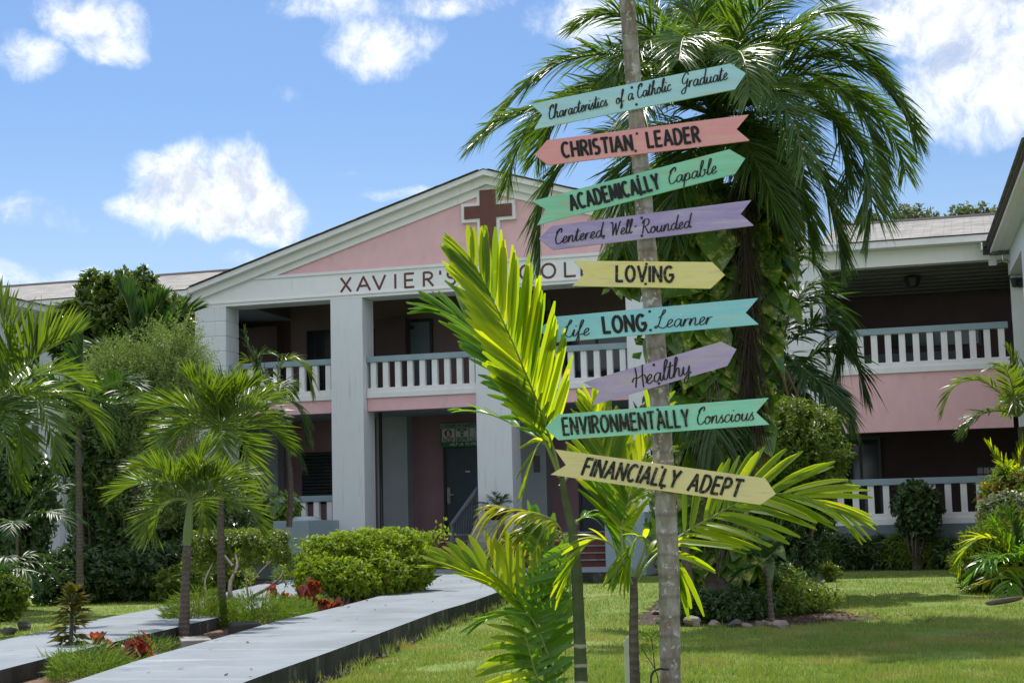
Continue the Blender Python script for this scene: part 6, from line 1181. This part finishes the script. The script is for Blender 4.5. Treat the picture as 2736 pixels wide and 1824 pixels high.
# yellow green sapling by the signpost
Y = 9.8; base = np.array([at(1760,1824,Y)[0], Y, 0]); t_ = thing('sapling', 'tiny yellow green sapling with feathery leaves beside the signpost trunk', 'sapling', base)
ln = [([base, at(1755,1800,Y), at(1720,1740,Y), at(1712,1720,Y)], .004, .002), ([at(1750,1790,Y), at(1745,1740,Y), at(1738,1700,Y), at(1716,1686,Y)], .004, .002)]
branches('stem', t_, ln, TWIG, base, 5); rr = np.random.default_rng(4); b = MB()
for q, *_ in ln:
    Pc = catmull(q, 60)[18:]; n = 110; p0 = Pc[rr.integers(0, len(Pc), n)]; D = np.stack([rr.choice([-1, 1], n)*1., rr.normal(0, .4, n), rr.normal(-.1, .25, n)], 1); leaves(b, p0+nrm(D)*rr.uniform(0, .045, n)[:, None], D*[.3, 1, 1]+[0, 0, .3], rr.normal(0, 1, (n, 3)), .018, .008, rr)
b.build('foliage', LF['hedge'], t_, origin=base)
# shrub with bare stems before the right veranda
Y = 33.2; base = atd(2105,1275,Y); E_ = [ell(2108,1152,28,24,Y), ell(2090,1168,18,26,Y), ell(2126,1168,18,26,Y), ell(2106,1192,24,18,Y), ell(2088,1210,9,14,Y), ell(2130,1206,9,14,Y)]
shrub('standing_shrub', 'dark rounded shrub on bare stems in front of the lower right railing', 'shrub', base, E_, 430, 7, .12, .08, LF['darkb'], 86, up=.2, r0=.035, gap=.15, lump=.35)
# bedding plants along the right veranda
for i, (x, y, rx, ry, Yq, m_, lab) in enumerate([(1925,1278,48,28,34,'darkb','dark bedding plants along the plinth left of the standing shrub'), (2010,1280,48,28,34,'darkb','dark strap leaved bedding plants just left of the standing shrub stems'), (2085,1275,45,30,33.6,'midb','bright green bedding plants at the foot of the standing shrub'), (2150,1283,45,28,33.4,'midb','green bedding plants right of the standing shrub'), (2200,1285,40,30,33,'darkb','dark bedding plants beside the right edge palms')]):
    shrub('bedding_plant', lab, 'bedding plants', atd(x, y, Yq), [ell(x, y, rx, ry, Yq)], 420, 7, .17, .045, LF[m_], 90+i, stem=False, group='bedding plants along the right veranda', up=.8, sl=.15)
# right edge shrubs
Y = 24.; rr = np.random.default_rng(12)
t_ = shrub('flowering_shrub', 'shrub with red spiky flowers at the right edge under the yellow green palm', 'shrub', atd(2325,1330,Y), [ell(2320,1140,45,40,Y), ell(2350,1180,50,60,Y)], 700, 8, .10, .04, LF['midb'], 101, up=.5)
b = MB(); P, d = shellpts([ell(2310,1135,50,34,Y), ell(2300,1180,40,40,Y-.4), ell(2345,1120,40,30,Y)], 330, rr); leaves(b, P, nrm(rr.normal(0, 1, (330, 3))), rr.normal(0, 1, (330, 3)), .2, .026, rr); b.build('flower', LF['red'], t_, origin=t_.location)
shrub('variegated_shrub', 'rounded white splashed shrub below the red flowers at the right edge', 'shrub', atd(2320,1330,23.4), [ell(2315,1180,52,34,23.4), ell(2345,1190,40,34,23.3)], 900, 8, .075, .042, LF['silver'], 102, up=.3)
shrub('leafy_mound', 'dense mound of grassy leaves at the right edge behind the bright low palm', 'bush', atd(2300,1370,22.6), [ell(2290,1300,70,50,22.8), ell(2340,1310,60,70,22.6), ell(2330,1240,50,40,23)], 1900, 8, .13, .022, LF['midb'], 103, stem=False, up=.1, spread=.6)
# trees beyond the right roof
for i, (x, y, rx, ry, lab) in enumerate([(2090,503,46,17,'left of the two leafy treetops above the right roof ridge'), (2232,497,50,15,'right of the two leafy treetops above the right roof ridge, beside the side wing'), (1995,515,22,10,'smallest treetop just showing over the right roof beside the palm fronds')]):
    Y = 58.; E_ = [ell(x-rx*.75, y+2, rx*.16, ry*.5, Y), ell(x-rx*.3, y-ry*.5, rx*.18, ry*.5, Y), ell(x-rx*.45, y+ry*.5, rx*.3, ry*.4, Y), ell(x+rx*.1, y+ry*.3, rx*.22, ry*.4, Y), ell(x+rx*.55, y-ry*.6, rx*.15, ry*.45, Y), ell(x+rx*.85, y, rx*.14, ry*.4, Y), ell(x+rx*.5, y+ry*.6, rx*.35, ry*.35, Y), ell(x, y+ry*2.2, rx, ry*.7, Y)]
    base = atd(x, 1160, Y); t_ = thing('distant_tree', lab, 'tree', (base[0], Y, 0), 0, 'treetops beyond the right roof'); base = np.array(t_.location)
    foliage('crown', t_, E_, 210, 8, .2, .1, LF['fartree'], 110+i, base, up=.6, gap=.55, lump=.7, sl=.3, shell=.4); rr = np.random.default_rng(i)
    branches('trunk', t_, [([base, base+[0, 0, 5], atd(x, y+60, Y)], .25, .15)]+stems(atd(x, y+60, Y), [e[0] for e in E_], rr, .1, .03), TWIG, base)
